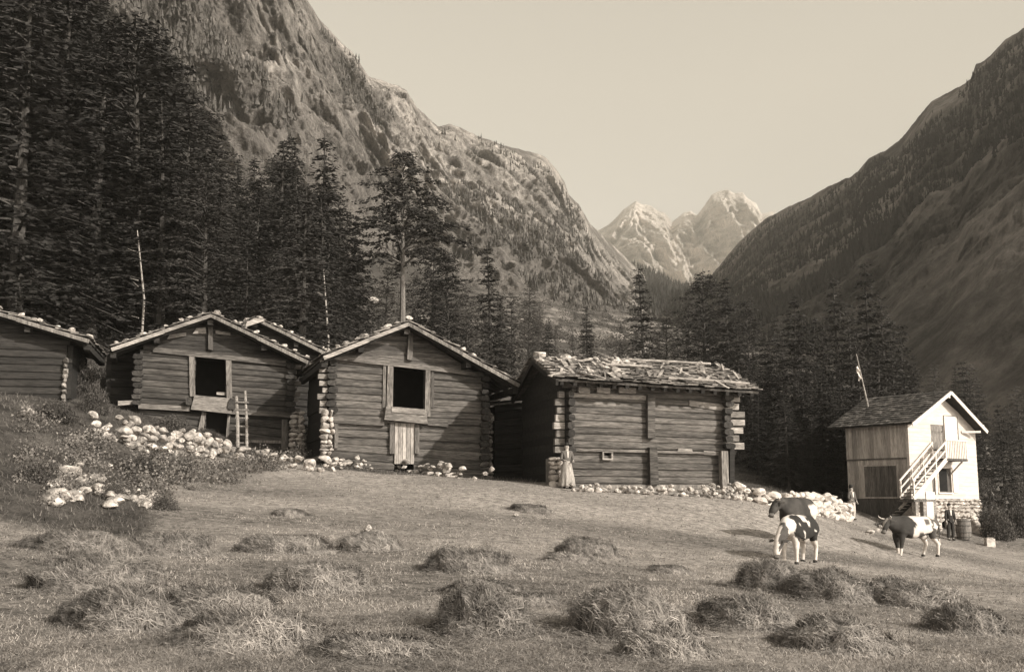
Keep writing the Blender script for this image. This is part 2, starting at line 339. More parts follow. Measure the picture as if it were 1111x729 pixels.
VB,_=flank('mountain',[(1500,-420,520),(1300,-190,540),(1180,-30,570),(1120,30,600),(1090,48,620),(1072,66,640),(1057,76,660),(1052,92,670),(1036,100,700),(1028,104,710),(1010,112,720),(992,135,760),(975,155,800),(960,166,820),(943,172,850),(930,188,880),(905,200,940),(880,215,1000),(850,229,1080),(830,239,1150),(800,266,1250),(775,296,1350),(755,318,1450)],
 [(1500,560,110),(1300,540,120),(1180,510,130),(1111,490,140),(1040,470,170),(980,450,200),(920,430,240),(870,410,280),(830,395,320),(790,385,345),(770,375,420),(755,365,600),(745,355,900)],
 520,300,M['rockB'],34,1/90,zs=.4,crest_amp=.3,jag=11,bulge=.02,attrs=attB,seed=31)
VD,_=flank('wooded_hill',[(560,266,2100),(640,282,2050),(690,291,2000),(705,297,2000),(720,304,2000),(740,314,2000),(752,314,2000),(775,304,2050),(830,276,2100)],
 [(560,360,900),(650,356,900),(745,350,900),(830,350,950)],160,60,M['rockD'],22,1/160,crest_amp=.5,seed=51)
def gulC(u,t):
    sk=u-55*(1-t)   # spurs run down to the right
    pk=np.interp(sk,[600,640,672,686,700,712,728,742,752,765,778,790,806,820,840,870],[0,0,420,40,400,60,-260,120,-220,-160,420,60,520,200,40,0]); nz=fbm(np.c_[u*.03,t*1.4,u*0],4,7)*9
    q=(sk-70*(1-t)+nz*1.3)/15; fr=q%1.0; tri=np.where(fr<.3,1-fr/.3,(fr-.3)/.7); q2=(sk-90*(1-t)+nz*1.3)/4.1; tri2=np.abs((q2%1.0)-.5)*2
    return .42*pk*np.clip((1-t)*2.2,0,1)-(42*tri+7*tri2)*np.clip((1-t)*3+.12,0,1)
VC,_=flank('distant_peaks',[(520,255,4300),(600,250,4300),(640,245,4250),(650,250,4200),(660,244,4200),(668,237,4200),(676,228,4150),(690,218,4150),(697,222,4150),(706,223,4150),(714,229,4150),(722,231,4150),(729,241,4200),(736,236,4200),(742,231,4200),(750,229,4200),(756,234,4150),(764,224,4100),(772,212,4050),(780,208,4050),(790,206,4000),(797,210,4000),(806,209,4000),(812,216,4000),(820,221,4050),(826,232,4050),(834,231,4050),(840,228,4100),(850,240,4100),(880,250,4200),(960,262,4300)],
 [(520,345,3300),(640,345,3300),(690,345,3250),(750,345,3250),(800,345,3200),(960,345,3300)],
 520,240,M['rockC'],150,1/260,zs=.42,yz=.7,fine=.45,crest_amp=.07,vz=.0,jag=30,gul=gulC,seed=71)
# ---- distant forest: small jagged conifers standing on the far slopes, one uncountable mass
def far_forest(name,V,n,hsize,seed,cond,mat_,label=None):
    rng=np.random.default_rng(seed); pos=V[cond]; pos=pos[rng.integers(0,len(pos),n)]+rng.normal(0,1.0,(n,3))*np.array([1,1,0])-np.array([0,0,hsize*.12])
    T=[]
    for tier in range(3):
        for k in range(4):
            h=hsize*(.6+.8*rng.random(n)); a=rng.random(n)*6.28+k*1.57; r=h*.20*(1-tier*.27)
            b=pos+np.c_[0*h,0*h,h*(tier*.27+.05)]; ap=pos+np.c_[0*h,0*h,h*(.5+tier*.27)]
            p1=b+np.c_[np.cos(a)*r,np.sin(a)*r,0*r]; p2=b+np.c_[np.cos(a+1.5)*r,np.sin(a+1.5)*r,0*r]
            T.append(np.stack([p1,p2,ap],1))
    T=np.concatenate(T).reshape(-1,3); me=tri_mesh(name,T,mat_); o=mobj(name,me); tag(o,kind='stuff'); return o
pB=fbm(VB*.02,4,5)
cB=(VB[:,2]<70+220*pB)&(VB[:,1]<1000)&(VB[:,1]>420)&(pB>-.25)
o=far_forest('distant_forest',VB,5000,6,5,cB,M['foliage']); tag(o,'dark far-off forest covering the foot of the right mountain','forest')
pF=fbm(VB*np.array([.010,.004,.006]),4,23); cF=(pF>-.16)&(VB[:,1]>290)&(np.arange(len(VB))//520<285)
o=far_forest('distant_forest',VB,9000,3.6,15,cF,M['foliage']); tag(o,'patchy small trees over the face of the right mountain','forest')
o=far_forest('distant_forest',VD,2600,13,6,VD[:,2]>-1e9,M['foliage']); tag(o,'far-off woods on the low ridge beneath the pale peaks','forest')
pA=fbm(VA*.016,4,15)
cA=(pA>.22)&(VA[:,1]<1100)&(VA[:,2]>60)&(np.arange(len(VA))//620<308)
o=far_forest('distant_forest',VA,4200,4.0,8,cA,M['foliage_mid']); tag(o,'scattered small conifers clinging to the left rock wall','forest')
# ================================================================ BUILDINGS
def lerp(a,b,t): return (a[0]+(b[0]-a[0])*t,a[1]+(b[1]-a[1])*t)
def log_wall(mb,q,n,y,th=.2,holes=(),seed=0,lo=.7,hi=1.25,gap=.004,stub=(0,0),taper=None):
    """wall of squared logs in the front plane; q=(BL,BR,TR,TL) in local (x,z); holes: (x0,x1,z0,z1)"""
    rg=random.Random(seed); BL,BR,TR,TL=q
    for i in range(n):
        a=lerp(BL,TL,i/n); b=lerp(BR,TR,i/n); c=lerp(BR,TR,(i+1)/n); d=lerp(BL,TL,(i+1)/n)
        r=rg.uniform(lo,hi); dy=rg.uniform(-.025,.025)
        zc=(a[1]+b[1]+c[1]+d[1])/4; segs=[(0.0,1.0)]
        Wd=(b[0]+c[0])/2-(a[0]+d[0])/2; x0=(a[0]+d[0])/2
        for h in holes:
            za,zb=h[2],h[3]
            if za-.02<zc<zb+.02:
                s0=(h[0]-x0)/Wd; s1=(h[1]-x0)/Wd; new=[]
                for (u,v) in segs:
                    if s1<=u or s0>=v: new.append((u,v))
                    else:
                        if s0>u: new.append((u,s0))
                        if s1<v: new.append((s1,v))
                segs=new
        for (u,v) in segs:
            if v-u<.005: continue
            e0=stub[0]*rg.uniform(.6,1.4)/Wd if u==0 else 0; e1=stub[1]*rg.uniform(.6,1.4)/Wd if v==1 else 0
            k=max(1,int((v-u)*Wd/1.5)); cuts=[u-e0]+[u+(v-u)*j/k for j in range(1,k)]+[v+e1]
            wob=[rg.uniform(-.012,.012) for _ in cuts]
            for j in range(k):
                A=lerp(a,b,cuts[j]);B=lerp(a,b,cuts[j+1]);Cc=lerp(d,c,cuts[j+1]);D=lerp(d,c,cuts[j])
                V=[]
                for (lo_,hi_,wb) in ((A,D,wob[j]),(B,Cc,wob[j+1])):
                    hh=hi_[1]-lo_[1]
                    for (yy,zz) in ((th,.002),(.045,.002),(wb,.16),(wb-.008,.5),(wb,.86),(.045,.998),(th,.998)):
                        V.append((lo_[0]+(hi_[0]-lo_[0])*zz,y+dy+yy,lo_[1]+hh*zz))
                mb.add(V,[(k_,k_+7,(k_+1)%7+7,(k_+1)%7) for k_ in range(7)]+[tuple(range(6,-1,-1)),tuple(range(7,14))][::-1],r)
def side_logs(mb,x,z0,z1,n,y0,y1,th=.2,seed=0,lo=.7,hi=1.2,front=.0,jag=.12):
    rg=random.Random(seed); h=(z1-z0)/n
    for i in range(n):
        e=front+rg.uniform(0,jag); dx=rg.uniform(-.025,.025)
        mb.box(x-th/2+dx,x+th/2+dx,y0-e,y1+rg.uniform(.1,.3),z0+i*h+.003,z0+(i+1)*h-.003,rg.uniform(lo,hi))
def corner_ends(parent,x,z0,z1,n,y,seed,matn='endgrain',w=.3,l=.22):
    """dark weathered ends of the side logs where they cross the front corner"""
    rg=random.Random(seed); mb=MB(); h=(z1-z0)/n
    for i in range(n):
        c=(x+rg.uniform(-.04,.04),y-rg.uniform(.02,l)*.5,z0+(i+.5)*h); ww=w*rg.uniform(.8,1.15)/2; hh=h*.46*rg.uniform(.85,1.05); V=[]
        for yy in (-l/2,l/2):
            for k in range(8):
                t=k*math.pi/4+.39; V.append((c[0]+ww*math.copysign(abs(math.cos(t))**.6,math.cos(t))*(1+rg.uniform(-.16,.16)),c[1]+yy,c[2]+hh*math.copysign(abs(math.sin(t))**.6,math.sin(t))*(1+rg.uniform(-.1,.1))))
        mb.add(V,[tuple(range(8)),tuple(range(15,7,-1))]+[(k,(k+1)%8+0,(k+1)%8+8,k+8)[::-1] for k in range(8)],rg.uniform(.6,1.4))
    return mb.build('log_ends',M[matn],parent)
def stub_ends(parent,x0,x1,z0,z1,n,y,seed,matn='wood_pale'):
    """bleached ends of the front logs running past the corner"""
    rg=random.Random(seed); mb=MB(); h=(z1-z0)/n
    for i in range(n):
        o1=rg.uniform(-.13,.13); a,b=(x0+o1,x1) if x0<x1 else (x1,x0+o1)
        mb.box(min(a,b),max(a,b),y+rg.uniform(-.03,.03),y+.2,z0+i*h+.03,z0+(i+1)*h-.025*rg.uniform(.5,2),rg.uniform(.45,1.35))
    return mb.build('log_stubs',M[matn],parent)
def roof_plane(name,parent,E0,E1,R0,R1,mat_='shingle',nu=14,nv=8,th=.07,seed=0,piece=(.05,.03),covers=True,jag=.10):
    """sloping roof sheet between eave E0-E1 and ridge R0-R1 (local 3D), covered by rows of overlapping slabs"""
    rg=random.Random(seed); E0,E1,R0,R1=map(Vector,(E0,E1,R0,R1)); mb=MB()
    n=(E1-E0).cross(R0-E0).normalized(); n=n if n.z>0 else -n
    at=lambda u,v:(E0.lerp(E1,u)).lerp(R0.lerp(R1,u),v)
    c=[at(0,0),at(1,0),at(1,1),at(0,1)]
    mb.hexa([p-n*th for p in c]+[p for p in c],.55)
    if covers:
        for j in range(nv):
            off=rg.uniform(0,.5/nu)
            for i in range(nu+1):
                u0=(i-.5)/nu+off-rg.uniform(.0,.3)/nu; u1=(i+.5)/nu+off+rg.uniform(.0,.25)/nu
                u0=max(-.012,u0); u1=min(1.012,u1)
                if u1-u0<.25/nu: continue
                v0=j/nv-rg.uniform(.02,jag)/nv*1.6; v1=min(1.0,(j+1.25)/nv)
                lift=piece[0]*rg.uniform(.7,1.5); t2=piece[1]*rg.uniform(.6,1.8)
                a,b,cc,d=at(u0,v0+rg.uniform(-.1,.1)/nv),at(u1,v0+rg.uniform(-.1,.1)/nv),at(u1,v1),at(u0,v1)
                l1=n*(lift+.02+rg.uniform(0,.03)); l2=n*(.012)
                mb.hexa([a+l1,b+l1,cc+l2,d+l2,a+l1+n*t2,b+l1+n*t2,cc+l2+n*t2,d+l2+n*t2],rg.choice([.5,.7,.85,1,1.1,1.3,1.7]) )
    o=mb.build(name,M[mat_],parent); return o,at,n
STONES=[]
for k in range(10):
    mb=MB(); mb.rock((0,0,0),.5,.42,.36,k+1,1.0,ICO2 if k%2 else ICO3); o=mb.build('boulder',M['stone']); STONES.append(o.data); bpy.data.objects.remove(o)
def stone(name,loc,size,parent=None,seed=0,matn=None,flat=1.0):
    rg=random.Random(seed); o=mobj(name,STONES[rg.randrange(len(STONES))],parent,loc)
    o.rotation_euler=(rg.uniform(-.4,.4),rg.uniform(-.4,.4),rg.uniform(0,6.28)); s_=size; o.scale=(s_*rg.uniform(.85,1.2),s_*rg.uniform(.85,1.2),s_*flat*rg.uniform(.85,1.2))
    return o
def roof_stones(parent,at,n,uv,seed=0,size=.32,pale=True):
    rg=random.Random(seed)
    for k,(u,v) in enumerate(uv):
        sz=size*rg.uniform(.7,1.3); stone('roof_stone',at(u,v)+n*(.08+sz*.16),sz,parent,seed*50+k,flat=.8)
def gable_barn(name,label,fr,q,low,nlog,D,roofpx,ov,mats,holes=(),lowholes=(),seed=0,back=1.4,nlow=6,side='both',gq=None,cat='barn'):
    """log barn with its gable to the viewer. q=wall quad in local (x,z), low=z of the buried foot."""
    t=thing(name,label,cat,fr.O,fr.a)
    BL,BR,TR,TL=q
    wall=MB(); log_wall(wall,q,nlog,0,.2,holes,seed,stub=(.0,.0))
    w=wall.build('log_wall',M[mats[0]],t)
    lw=MB(); log_wall(lw,((BL[0],low[0]),(BR[0],low[1]),BR,BL),nlow,.08,.2,lowholes,seed+1,.6,1.1); lw.build('lower_wall',M[mats[1]],t)
    sm=MB()
    side_logs(sm,BR[0],min(low),TR[1],nlog+nlow-3,.2,D,.2,seed+2,.5,1.0); side_logs(sm,BL[0],min(low),TL[1],nlog+nlow-3,.2,D,.2,seed+3,.5,1.0)
    bq=[(BL[0],min(low)),(BR[0],min(low)),TR,TL]; log_wall(sm,bq,nlog+3,D,.2,(),seed+4,.5,1.0); sm.build('side_walls',M[mats[2]],t)
    # gable
    L_,Pk,R_=[fr.f(*p,-ov) for p in roofpx]
    gm=MB(); gb=MB(); n=8; 
    zb=max(TL[1],TR[1]); 
    def xl(z,base): # roof line inner
        return L_[0]+(Pk[0]-L_[0])*(z-L_[1])/(Pk[1]-L_[1])
    def xr(z,base): return R_[0]+(Pk[0]-R_[0])*(z-R_[1])/(Pk[1]-R_[1])
    zt=Pk[1]-.16; rg=random.Random(seed+9)
    for (yy,nn) in ((.04,n),(D-.02,3)):
        for i in range(nn):
            z0a=TL[1]+(zt-TL[1])*i/nn; z0b=TR[1]+(zt-TR[1])*i/nn; z1a=TL[1]+(zt-TL[1])*(i+1)/nn; z1b=TR[1]+(zt-TR[1])*(i+1)/nn
            f=lambda z:(max(BL[0]+.02,xl(z+.14,0)),min(BR[0]-.02,xr(z+.14,0)))
            a0,b0=f((z0a+z0b)/2); a1,b1=f((z1a+z1b)/2); 
            if b0-a0<.1: continue
            if b1-a1<.06: a1=b1=(a0+b0)/2; b1+=.03
            zz=lambda x,zl,zr: zl+(zr-zl)*(x-BL[0])/(BR[0]-BL[0])
            r=rg.uniform(.6,1.25); gm_=gm if nn==n else gb; q4=((a0,zz(a0,z0a,z0b)+.006),(b0,zz(b0,z0a,z0b)+.006),(b1,zz(b1,z1a,z1b)-.006),(a1,zz(a1,z1a,z1b)-.006))
            gm_.quadbar(q4,yy+rg.uniform(-.015,.015),yy+.12,r)
    gm.build('gable',M[mats[0]],t); gb.build('gable',M[mats[2]],t)
    # roof
    depth=D+.7; sag=.0
    rg=random.Random(seed+12)
    roofs=[]
    rL,atL,nL=roof_plane('roof',t,(L_[0],-ov,L_[1]),(L_[0],depth,L_[1]),(Pk[0],-ov,Pk[1]),(Pk[0],depth,Pk[1]),nu=int((depth+ov)/.5),nv=8,seed=seed+5)
    rR,atR,nR=roof_plane('roof',t,(R_[0],-ov,R_[1]),(R_[0],depth,R_[1]),(Pk[0],-ov,Pk[1]),(Pk[0],depth,Pk[1]),nu=int((depth+ov)/.5),nv=9,seed=seed+6)
    roof_stones(rL,atL,nL,[(rg.uniform(.0,.06),v+rg.uniform(-.04,.04)) for v in (.05,.17,.3,.42,.55,.68,.8,.93)],seed+7,.37)
    roof_stones(rL,atL,nL,[(rg.uniform(.1,.95),rg.uniform(.05,.98)) for _ in range(10)],seed+17,.40)
    roof_stones(rR,atR,nR,[(rg.uniform(.0,.06),v+rg.uniform(-.04,.04)) for v in (.04,.15,.27,.4,.52,.66,.8,.97)],seed+8,.34)
    roof_stones(rR,atR,nR,[(rg.uniform(.1,.95),rg.uniform(.05,.98)) for _ in range(10)],seed+18,.40)
    # verge boards
    for E,sg in ((L_,1),(R_,-1)):
        b=MB(); a=Vector((E[0],-ov-.06,E[1]-.10)); c=Vector((Pk[0]+.02*sg,-ov-.06,Pk[1]-.10)); b.beam(a,a.lerp(c,.52),.07,.15,1.15); b.beam(a.lerp(c,.48)+Vector((0,.015,.02)),c,.07,.14,.9); b.build('verge_board',M['wood_pale' if sg>0 else 'wood_grey'],t)
        b=MB()
        for k in range(7):
            v=k/6*.96; y=-ov+.15+(depth-.2+ov)*k/6; b.beam((E[0]+.05*sg,y,E[1]-.16),(Pk[0],y,Pk[1]-.16),.12,.14,.9)
        b.build('rafters',M['log_dark_shade'],t)
    # purlin ends
    for E,k in ((L_,.45),(R_,.45),(L_,.02),(R_,.02)):
        b=MB(); x=E[0]+(Pk[0]-E[0])*k; z=E[1]+(Pk[1]-E[1])*k-.33; b.box(x-.11,x+.11,-ov*.8,D+.4,z-.11,z+.11,1); b.build('purlin',M['log_dark_shade'],t)
    b=MB(); b.box(Pk[0]-.12,Pk[0]+.12,-ov*.8,D+.4,Pk[1]-.46,Pk[1]-.22); b.build('ridge_beam',M['log_mid'],t)
    return t,(L_,Pk,R_)
def bar(parent,fr,name,px4,y0,y1,matn,r=1.0):
    """timber seen between four photo corners BL,BR,TR,TL, standing y0..y1 from the front plane"""
    mb=MB(); q=[fr.f(*p,y0) for p in px4]; mb.quadbar(q,y0,y1,r); return mb.build(name,M[matn],parent)
def rect(fr,x0,y0,x1,y1,off=0):
    a=fr.f(x0,y1,off); b=fr.f(x1,y0,off); return (a[0],b[0],a[1],b[1])
def pier(parent,fr,px0,px1,pt,pb,y0,dep,seed,matn='lime',name='stone_pier'):
    (a,zb)=fr.f(px0,pb,y0); (b,zt)=fr.f(px1,pt,y0); mb=MB(); rg=random.Random(seed); z=zb-.5
    mb.box(a+.08,b-.08,y0+.1,y0+dep,z,zt-.03,.3)
    while z<zt:
        h=rg.uniform(.13,.26); x=a
        while x<b-.04:
            w_=rg.uniform(.2,.42)
            if x+w_>b: w_=max(.15,b-x)
            mb.rock((x+w_/2,y0+.08,z+h/2),w_*.72,.26,h*.74,rg.randrange(999),rg.uniform(.6,1.15),ICO2); x+=w_
        z+=h
    return mb.build(name,M[matn],parent)
# ---------------------------------------------------------------- left edge shed
fr=Frame(-60,436,43,14); f=fr.f
q=(f(-110,436),f(72,436),f(72,374),f(-110,366))
t,_=gable_barn('log_barn','dark log barn cut off by the left edge, behind the grassy bank',fr,q,(q[0][1]-1.5,q[1][1]-1.2),8,4.5,[(-165,392),(-55,322),(97,368)],.7,('log_dark_shade','log_dark_shade','log_dark_shade'),seed=11,cat='barn')
pier(t,fr,66,74,388,436,-.1,.5,3,'stone_grey')
# ---------------------------------------------------------------- barn with ladder
fr=Frame(150,448,46,18); f=fr.f
q=(f(152,438),f(317,448),f(316,393),f(152,379))
H1=rect(fr,211,388,246,429); H1b=rect(fr,223,447,247,478)
t1,_=gable_barn('log_barn','weathered gabled barn with open loft hatch and a ladder on its front',fr,q,(f(152,470)[1],f(317,505)[1]),9,5.2,[(121,377),(229,340),(334,391)],.8,('log_mid','log_mid','log_dark_shade'),[H1],[(H1b[0],H1b[1],H1b[2]-1,H1b[3])],seed=21)
bar(t1,fr,'door_post',[(206,430),(212,430),(211,386),(205,385)],-.10,.05,'wood_grey')
bar(t1,fr,'door_post',[(246,432),(252,432),(251,389),(245,389)],-.10,.05,'wood_grey')
bar(t1,fr,'tie_beam',[(166,382),(310,397),(310,391.5),(166,377)],-.12,.05,'log',.95)
bar(t1,fr,'sill_beam',[(150,443),(206,446),(206,440.5),(150,437.5)],-.16,.1,'log',1.5)
bar(t1,fr,'sill_beam',[(252,449),(318,453),(318,447.5),(252,443.5)],-.10,.1,'log',1.1)
bar(t1,fr,'threshold',[(207,444),(252,449),(249,432),(211,428.5)],-.3,.02,'wood_pale',.75)
bar(t1,fr,'king_post',[(226,379),(231,380),(231,348),(226,348)],-.14,.04,'wood_grey',.6)
bar(t1,fr,'gable_plank',[(181,368),(202,364),(202,360.5),(184,363)],-.08,.06,'wood_pale',.9)
bar(t1,fr,'gable_plank',[(209,362),(224,362),(223,355),(213,356)],-.08,.06,'wood_pale',1)
bar(t1,fr,'gable_plank',[(234,362),(250,364),(250,361),(234,358.5)],-.08,.06,'wood_pale',.9)
bar(t1,fr,'door_post',[(214,470),(220,470),(224,447),(219,447)],-.02,.1,'wood_grey',1.1)
bar(t1,fr,'door_post',[(244.5,482),(247.5,482),(250,450),(247,450)],-.02,.1,'wood_grey',1)
bar(t1,fr,'corner_post',[(305,488),(312,489),(312,455),(306,455)],-.06,.1,'wood_grey',.8)
bar(t1,fr,'rail_board',[(268,480),(308,481),(308,478),(268,477)],-.02,.1,'wood_grey',1.3)
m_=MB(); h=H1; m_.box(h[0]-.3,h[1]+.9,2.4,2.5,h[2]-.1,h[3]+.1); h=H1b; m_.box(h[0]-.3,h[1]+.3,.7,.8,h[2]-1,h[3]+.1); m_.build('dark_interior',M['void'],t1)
bar(t1,fr,'hatch_board',[(235,428),(246,429),(246,425.5),(235,425)],.05,.12,'wood_pale',1)
zA,zB=f(320,395)[1],f(320,448)[1]; corner_ends(t1,f(314,400)[0]+.05,zB,zA,9,-.05,5,w=.42); stub_ends(t1,f(325,400,-.05)[0],f(319,400,-.05)[0],zB,zA,9,-.02,6)
zA,zB=f(150,384)[1],f(150,440)[1]; corner_ends(t1,f(150,400)[0],zB,zA,9,-.05,7,w=.4)
corner_ends(t1,f(205,437)[0],f(205,441)[1],f(205,432)[1],1,-.22,8,w=.32); corner_ends(t1,f(251,437)[0],f(251,446)[1],f(251,433)[1],1,-.22,9,w=.4)
pier(t1,fr,314,331,447,492,-.15,.7,13,'lime')
# lean-to on its left, in the shade of the wide eave
m_=MB(); X0=f(118,400,1.6)[0]; X1=f(149,400,1.6)[0]; Z0=f(130,450,1.6)[1]; Z1=f(130,384,1.6)[1]
log_wall(m_,((X0,Z0-.6),(X1,Z0-.6),(X1,Z1),(X0,Z1)),9,1.6,.2,(),44,.5,1); side_logs(m_,X0,Z0-.6,Z1,9,1.6,4.6,.2,45); m_.build('lean_to',M['log_dark_shade'],t1)
bar(t1,fr,'plank',[(128,440),(148,438),(148,434),(128,435)],-.1,.3,'wood_pale',1)
# ladder
lf=Frame(264,487,45.4,18)
lad=thing('ladder','pale rough wooden ladder leaning on the left barn beside its lower doorway','ladder',lf.O,lf.a)
for a,b,rr in (((258.5,488),(256.5,430),.075),((268.5,489),(266,424),.06)):
    p=lf.f(*a,-.5); q2=lf.f(*b,-.05); m_=MB(); m_.tube([(p[0],-.35,p[1]-.3),((p[0]+q2[0])/2+.02,-.2,(p[1]+q2[1])/2),(q2[0],-.02,q2[1])],[rr,rr*.95,rr*.85],7,1.1); m_.build('rail',M['wood_pale'],lad)
for k,yy in enumerate((436,444,453,462,471,480)):
    p=lf.f(255,yy,-.2); q2=lf.f(270,yy+.6,-.2); m_=MB(); m_.beam((p[0],-.2,p[1]),(q2[0],-.2,q2[1]),.05,.06); m_.build('rung',M['wood_grey'],lad)
# ---------------------------------------------------------------- rear barn seen between the two
fr=Frame(255,448,53,18); f=fr.f
q=(f(236,470),f(349,480),f(349,392),f(236,382))
t1b,rp=gable_barn('log_barn','shaded barn half hidden behind the gap between the two gabled barns',fr,q,(q[0][1]-1,q[1][1]-1),12,4.5,[(196,392),(277,344),(358,384)],.5,('log_dark_shade','log_dark_shade','log_dark_shade'),seed=31)
bar(t1b,fr,'verge_board',[(266,355),(287,348),(285,343.5),(268,349)],-.75,-.6,'wood_pale',1.2)
# ---------------------------------------------------------------- middle barn
fr=Frame(353,500,43,18); f=fr.f
q=(f(358,458),f(524,462),f(526,404),f(359,386))
H2=rect(fr,426,398,461,443); H2b=rect(fr,428,457,450,492)
t2,_=gable_barn('log_barn','middle gabled log barn with open loft hatch above a pale lower door',fr,q,(f(352,512)[1],f(524,530)[1]),9,5.6,[(351,386),(443,349),(563,416)],.85,('log','log','log_dark_shade'),[H2],[(H2b[0],H2b[1],H2b[2]-1,H2b[3])],seed=41,nlow=7)
bar(t2,fr,'door_post',[(419,449),(426,449),(427,396),(421,395)],-.10,.05,'wood_grey')
bar(t2,fr,'door_post',[(461,452),(467,452),(467,400),(462,400)],-.10,.05,'wood_grey')
bar(t2,fr,'wall_post',[(415,442),(418,442),(419,395),(416,395)],-.06,.05,'wood_grey',.8)
bar(t2,fr,'wall_post',[(467.5,442),(471,442),(471,402),(468,402)],-.04,.05,'wood_grey',.5)
bar(t2,fr,'tie_beam',[(362,390),(487,404),(487,399),(362,385)],-.12,.05,'log',1.3)
bar(t2,fr,'tie_beam',[(487,404),(520,409),(520,405),(487,399.5)],-.10,.05,'log',1.1)
bar(t2,fr,'threshold',[(417,455),(464,460),(463,446),(419,441)],-.3,.02,'log',1.5)
bar(t2,fr,'threshold_board',[(425,447),(461,450),(461,444),(425,441)],-.34,-.3,'wood_pale',.9)
bar(t2,fr,'king_post',[(442,390),(448,391),(448,361),(443,360)],-.14,.04,'wood_grey',.8)
bar(t2,fr,'sill_beam',[(354,458),(417,462),(417,454),(354,450)],-.10,.1,'log',.9)
bar(t2,fr,'sill_beam',[(464,461),(486,463),(486,456),(464,455)],-.10,.1,'log',1.1)
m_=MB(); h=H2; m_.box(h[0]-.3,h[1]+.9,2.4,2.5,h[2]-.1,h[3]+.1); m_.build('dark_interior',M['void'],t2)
m_=MB(); h=H2b; n=5
for k in range(n):
    x0=h[0]+(h[1]-h[0])*k/n; m_.box(x0+.008,x0+(h[1]-h[0])/n-.008,.0,.06,h[2]-.4,h[3]-.02,random.uniform(.85,1.1))
d_=m_.build('door',M['door_pale'],t2)
for a,b in ((423,428),(450,455)): bar(t2,fr,'door_post',[(a,492),(b,492),(b,457),(a,457)],-.06,.1,'wood_grey',.8)
bar(t2,fr,'corner_post',[(363,486),(367,486),(367,458),(363,458)],-.05,.1,'wood_grey',.9)
zA,zB=f(356,390)[1],f(356,449)[1]; corner_ends(t2,f(361,400)[0]-.02,zB,zA,8,-.05,15,w=.36); stub_ends(t2,f(349,400,-.05)[0],f(356,400,-.05)[0],zB,zA,8,-.02,16)
zA,zB=f(524,408)[1],f(524,500)[1]; corner_ends(t2,f(525,440)[0],zB,zA,13,-.05,17,w=.36)
pier(t2,fr,348,361,450,486,-.15,.7,23,'lime'); pier(t2,fr,522,534,452,508,0,.7,24,'stone_grey')
bar(t2,fr,'side_board',[(524,455),(536,456),(536,451),(524,450)],.1,.3,'wood_pale',1.2)
# ---------------------------------------------------------------- right barn, eave to the viewer
fr=Frame(618,529,40,15.2); f=fr.f
W3=f(796,529)[0]; D3=6.0
BL,BR,TR,TL=f(620,530),f(794,529),f(793,424),f(621,411)
t3=thing('log_barn','log barn with its long side forward under a ragged slab roof','barn',fr.O,fr.a)
m_=MB(); w=rect(fr,655,491,663,497); mid=f(620,486)[1]
log_wall(m_,(lerp(BL,TL,.37),lerp(BR,TR,.37),TR,TL),10,0,.2,(),51,.75,1.3); m_.build('log_wall',M['log'],t3)
m_=MB(); log_wall(m_,((BL[0],BL[1]-.6),(BR[0],BR[1]-.6),lerp(BR,TR,.37),lerp(BL,TL,.37)),8,.06,.2,(w,),52,.7,1.1); m_.build('lower_wall',M['log'],t3)
m_=MB(); side_logs(m_,BL[0]+.02,BL[1]-.8,TL[1],17,.22,D3,.2,53,.5,1); side_logs(m_,BR[0],BR[1]-.8,TR[1],17,.22,D3,.2,54,.5,1)
log_wall(m_,((BL[0],BL[1]-.6),(BR[0],BR[1]-.6),TR,TL),14,D3,.2,(),55,.5,1); m_.build('side_walls',M['log_dark_shade'],t3)
EL_=f(603,411,-.85); ER_=f(823,425,-.85); RL_=f(577,389,D3/2); RR_=f(783,400,D3/2)
BLk=(RL_[0]-.05,D3+.7,EL_[1]); BRk=(RR_[0]+.2,D3+.7,ER_[1])
rg=random.Random(5)
rf,at3,n3=roof_plane('roof',t3,(EL_[0],-.85,EL_[1]),(ER_[0],-.85,ER_[1]),(RL_[0],D3/2,RL_[1]),(RR_[0],D3/2,RR_[1]),nu=26,nv=13,seed=61,piece=(.07,.035),jag=.5)
rb,at3b,n3b=roof_plane('roof',t3,(BLk[0]+.2,BLk[1],BLk[2]),(BRk[0],BRk[1],BRk[2]),(RL_[0],D3/2,RL_[1]),(RR_[0],D3/2,RR_[1]),nu=22,nv=9,seed=62)
roof_stones(rf,at3,n3,[(rg.uniform(.02,.5),rg.uniform(.82,1.0)) for _ in range(14)]+[(rg.uniform(.0,.98),rg.uniform(.1,.97)) for _ in range(14)]+[(rg.uniform(.5,1),rg.uniform(.95,1)) for _ in range(5)],71,.36)
roof_stones(rf,at3,n3,[(.06,.80),(.16,.9),(.03,.95)],72,.55)
m_=MB()
for k in range(90):   # broken slab splinters and loose shingles lying on the roof
    u,v=rg.random(),rg.random(); p=at3(u,v)+n3*.15; a=rg.uniform(0,3.1); L_=rg.uniform(.15,.42); dx=Vector((math.cos(a),.87*math.sin(a),.5*math.sin(a)))*L_
    m_.beam(p-dx,p+dx+n3*rg.uniform(-.02,.1),rg.uniform(.05,.2),.025,rg.choice([.6,1,1.5,2.2]),up=n3)
m_.build('shingle_litter',M['shingle'],rf)
for (u0,v0,u1,v1) in ((.44,.93,.93,.97),(.56,.12,.97,.10),(.32,.62,.56,.63)):   # poles holding the slabs down
    m_=MB(); m_.tube([at3(u0,v0)+n3*.2,at3((u0+u1)/2,(v0+v1)/2)+n3*.22,at3(u1,v1)+n3*.2],.05,6,1.1); m_.build('roof_pole',M['wood_pale'],rf)
zE=EL_[1]-.22
m_=MB()
for k in range(16):
    u=(k+.5)/16; a=at3(u,.0)-n3*.14; b=at3(u,.95)-n3*.14; m_.beam(a,b,.13,.13,.9)
m_.build('rafters',M['log_dark_shade'],t3)
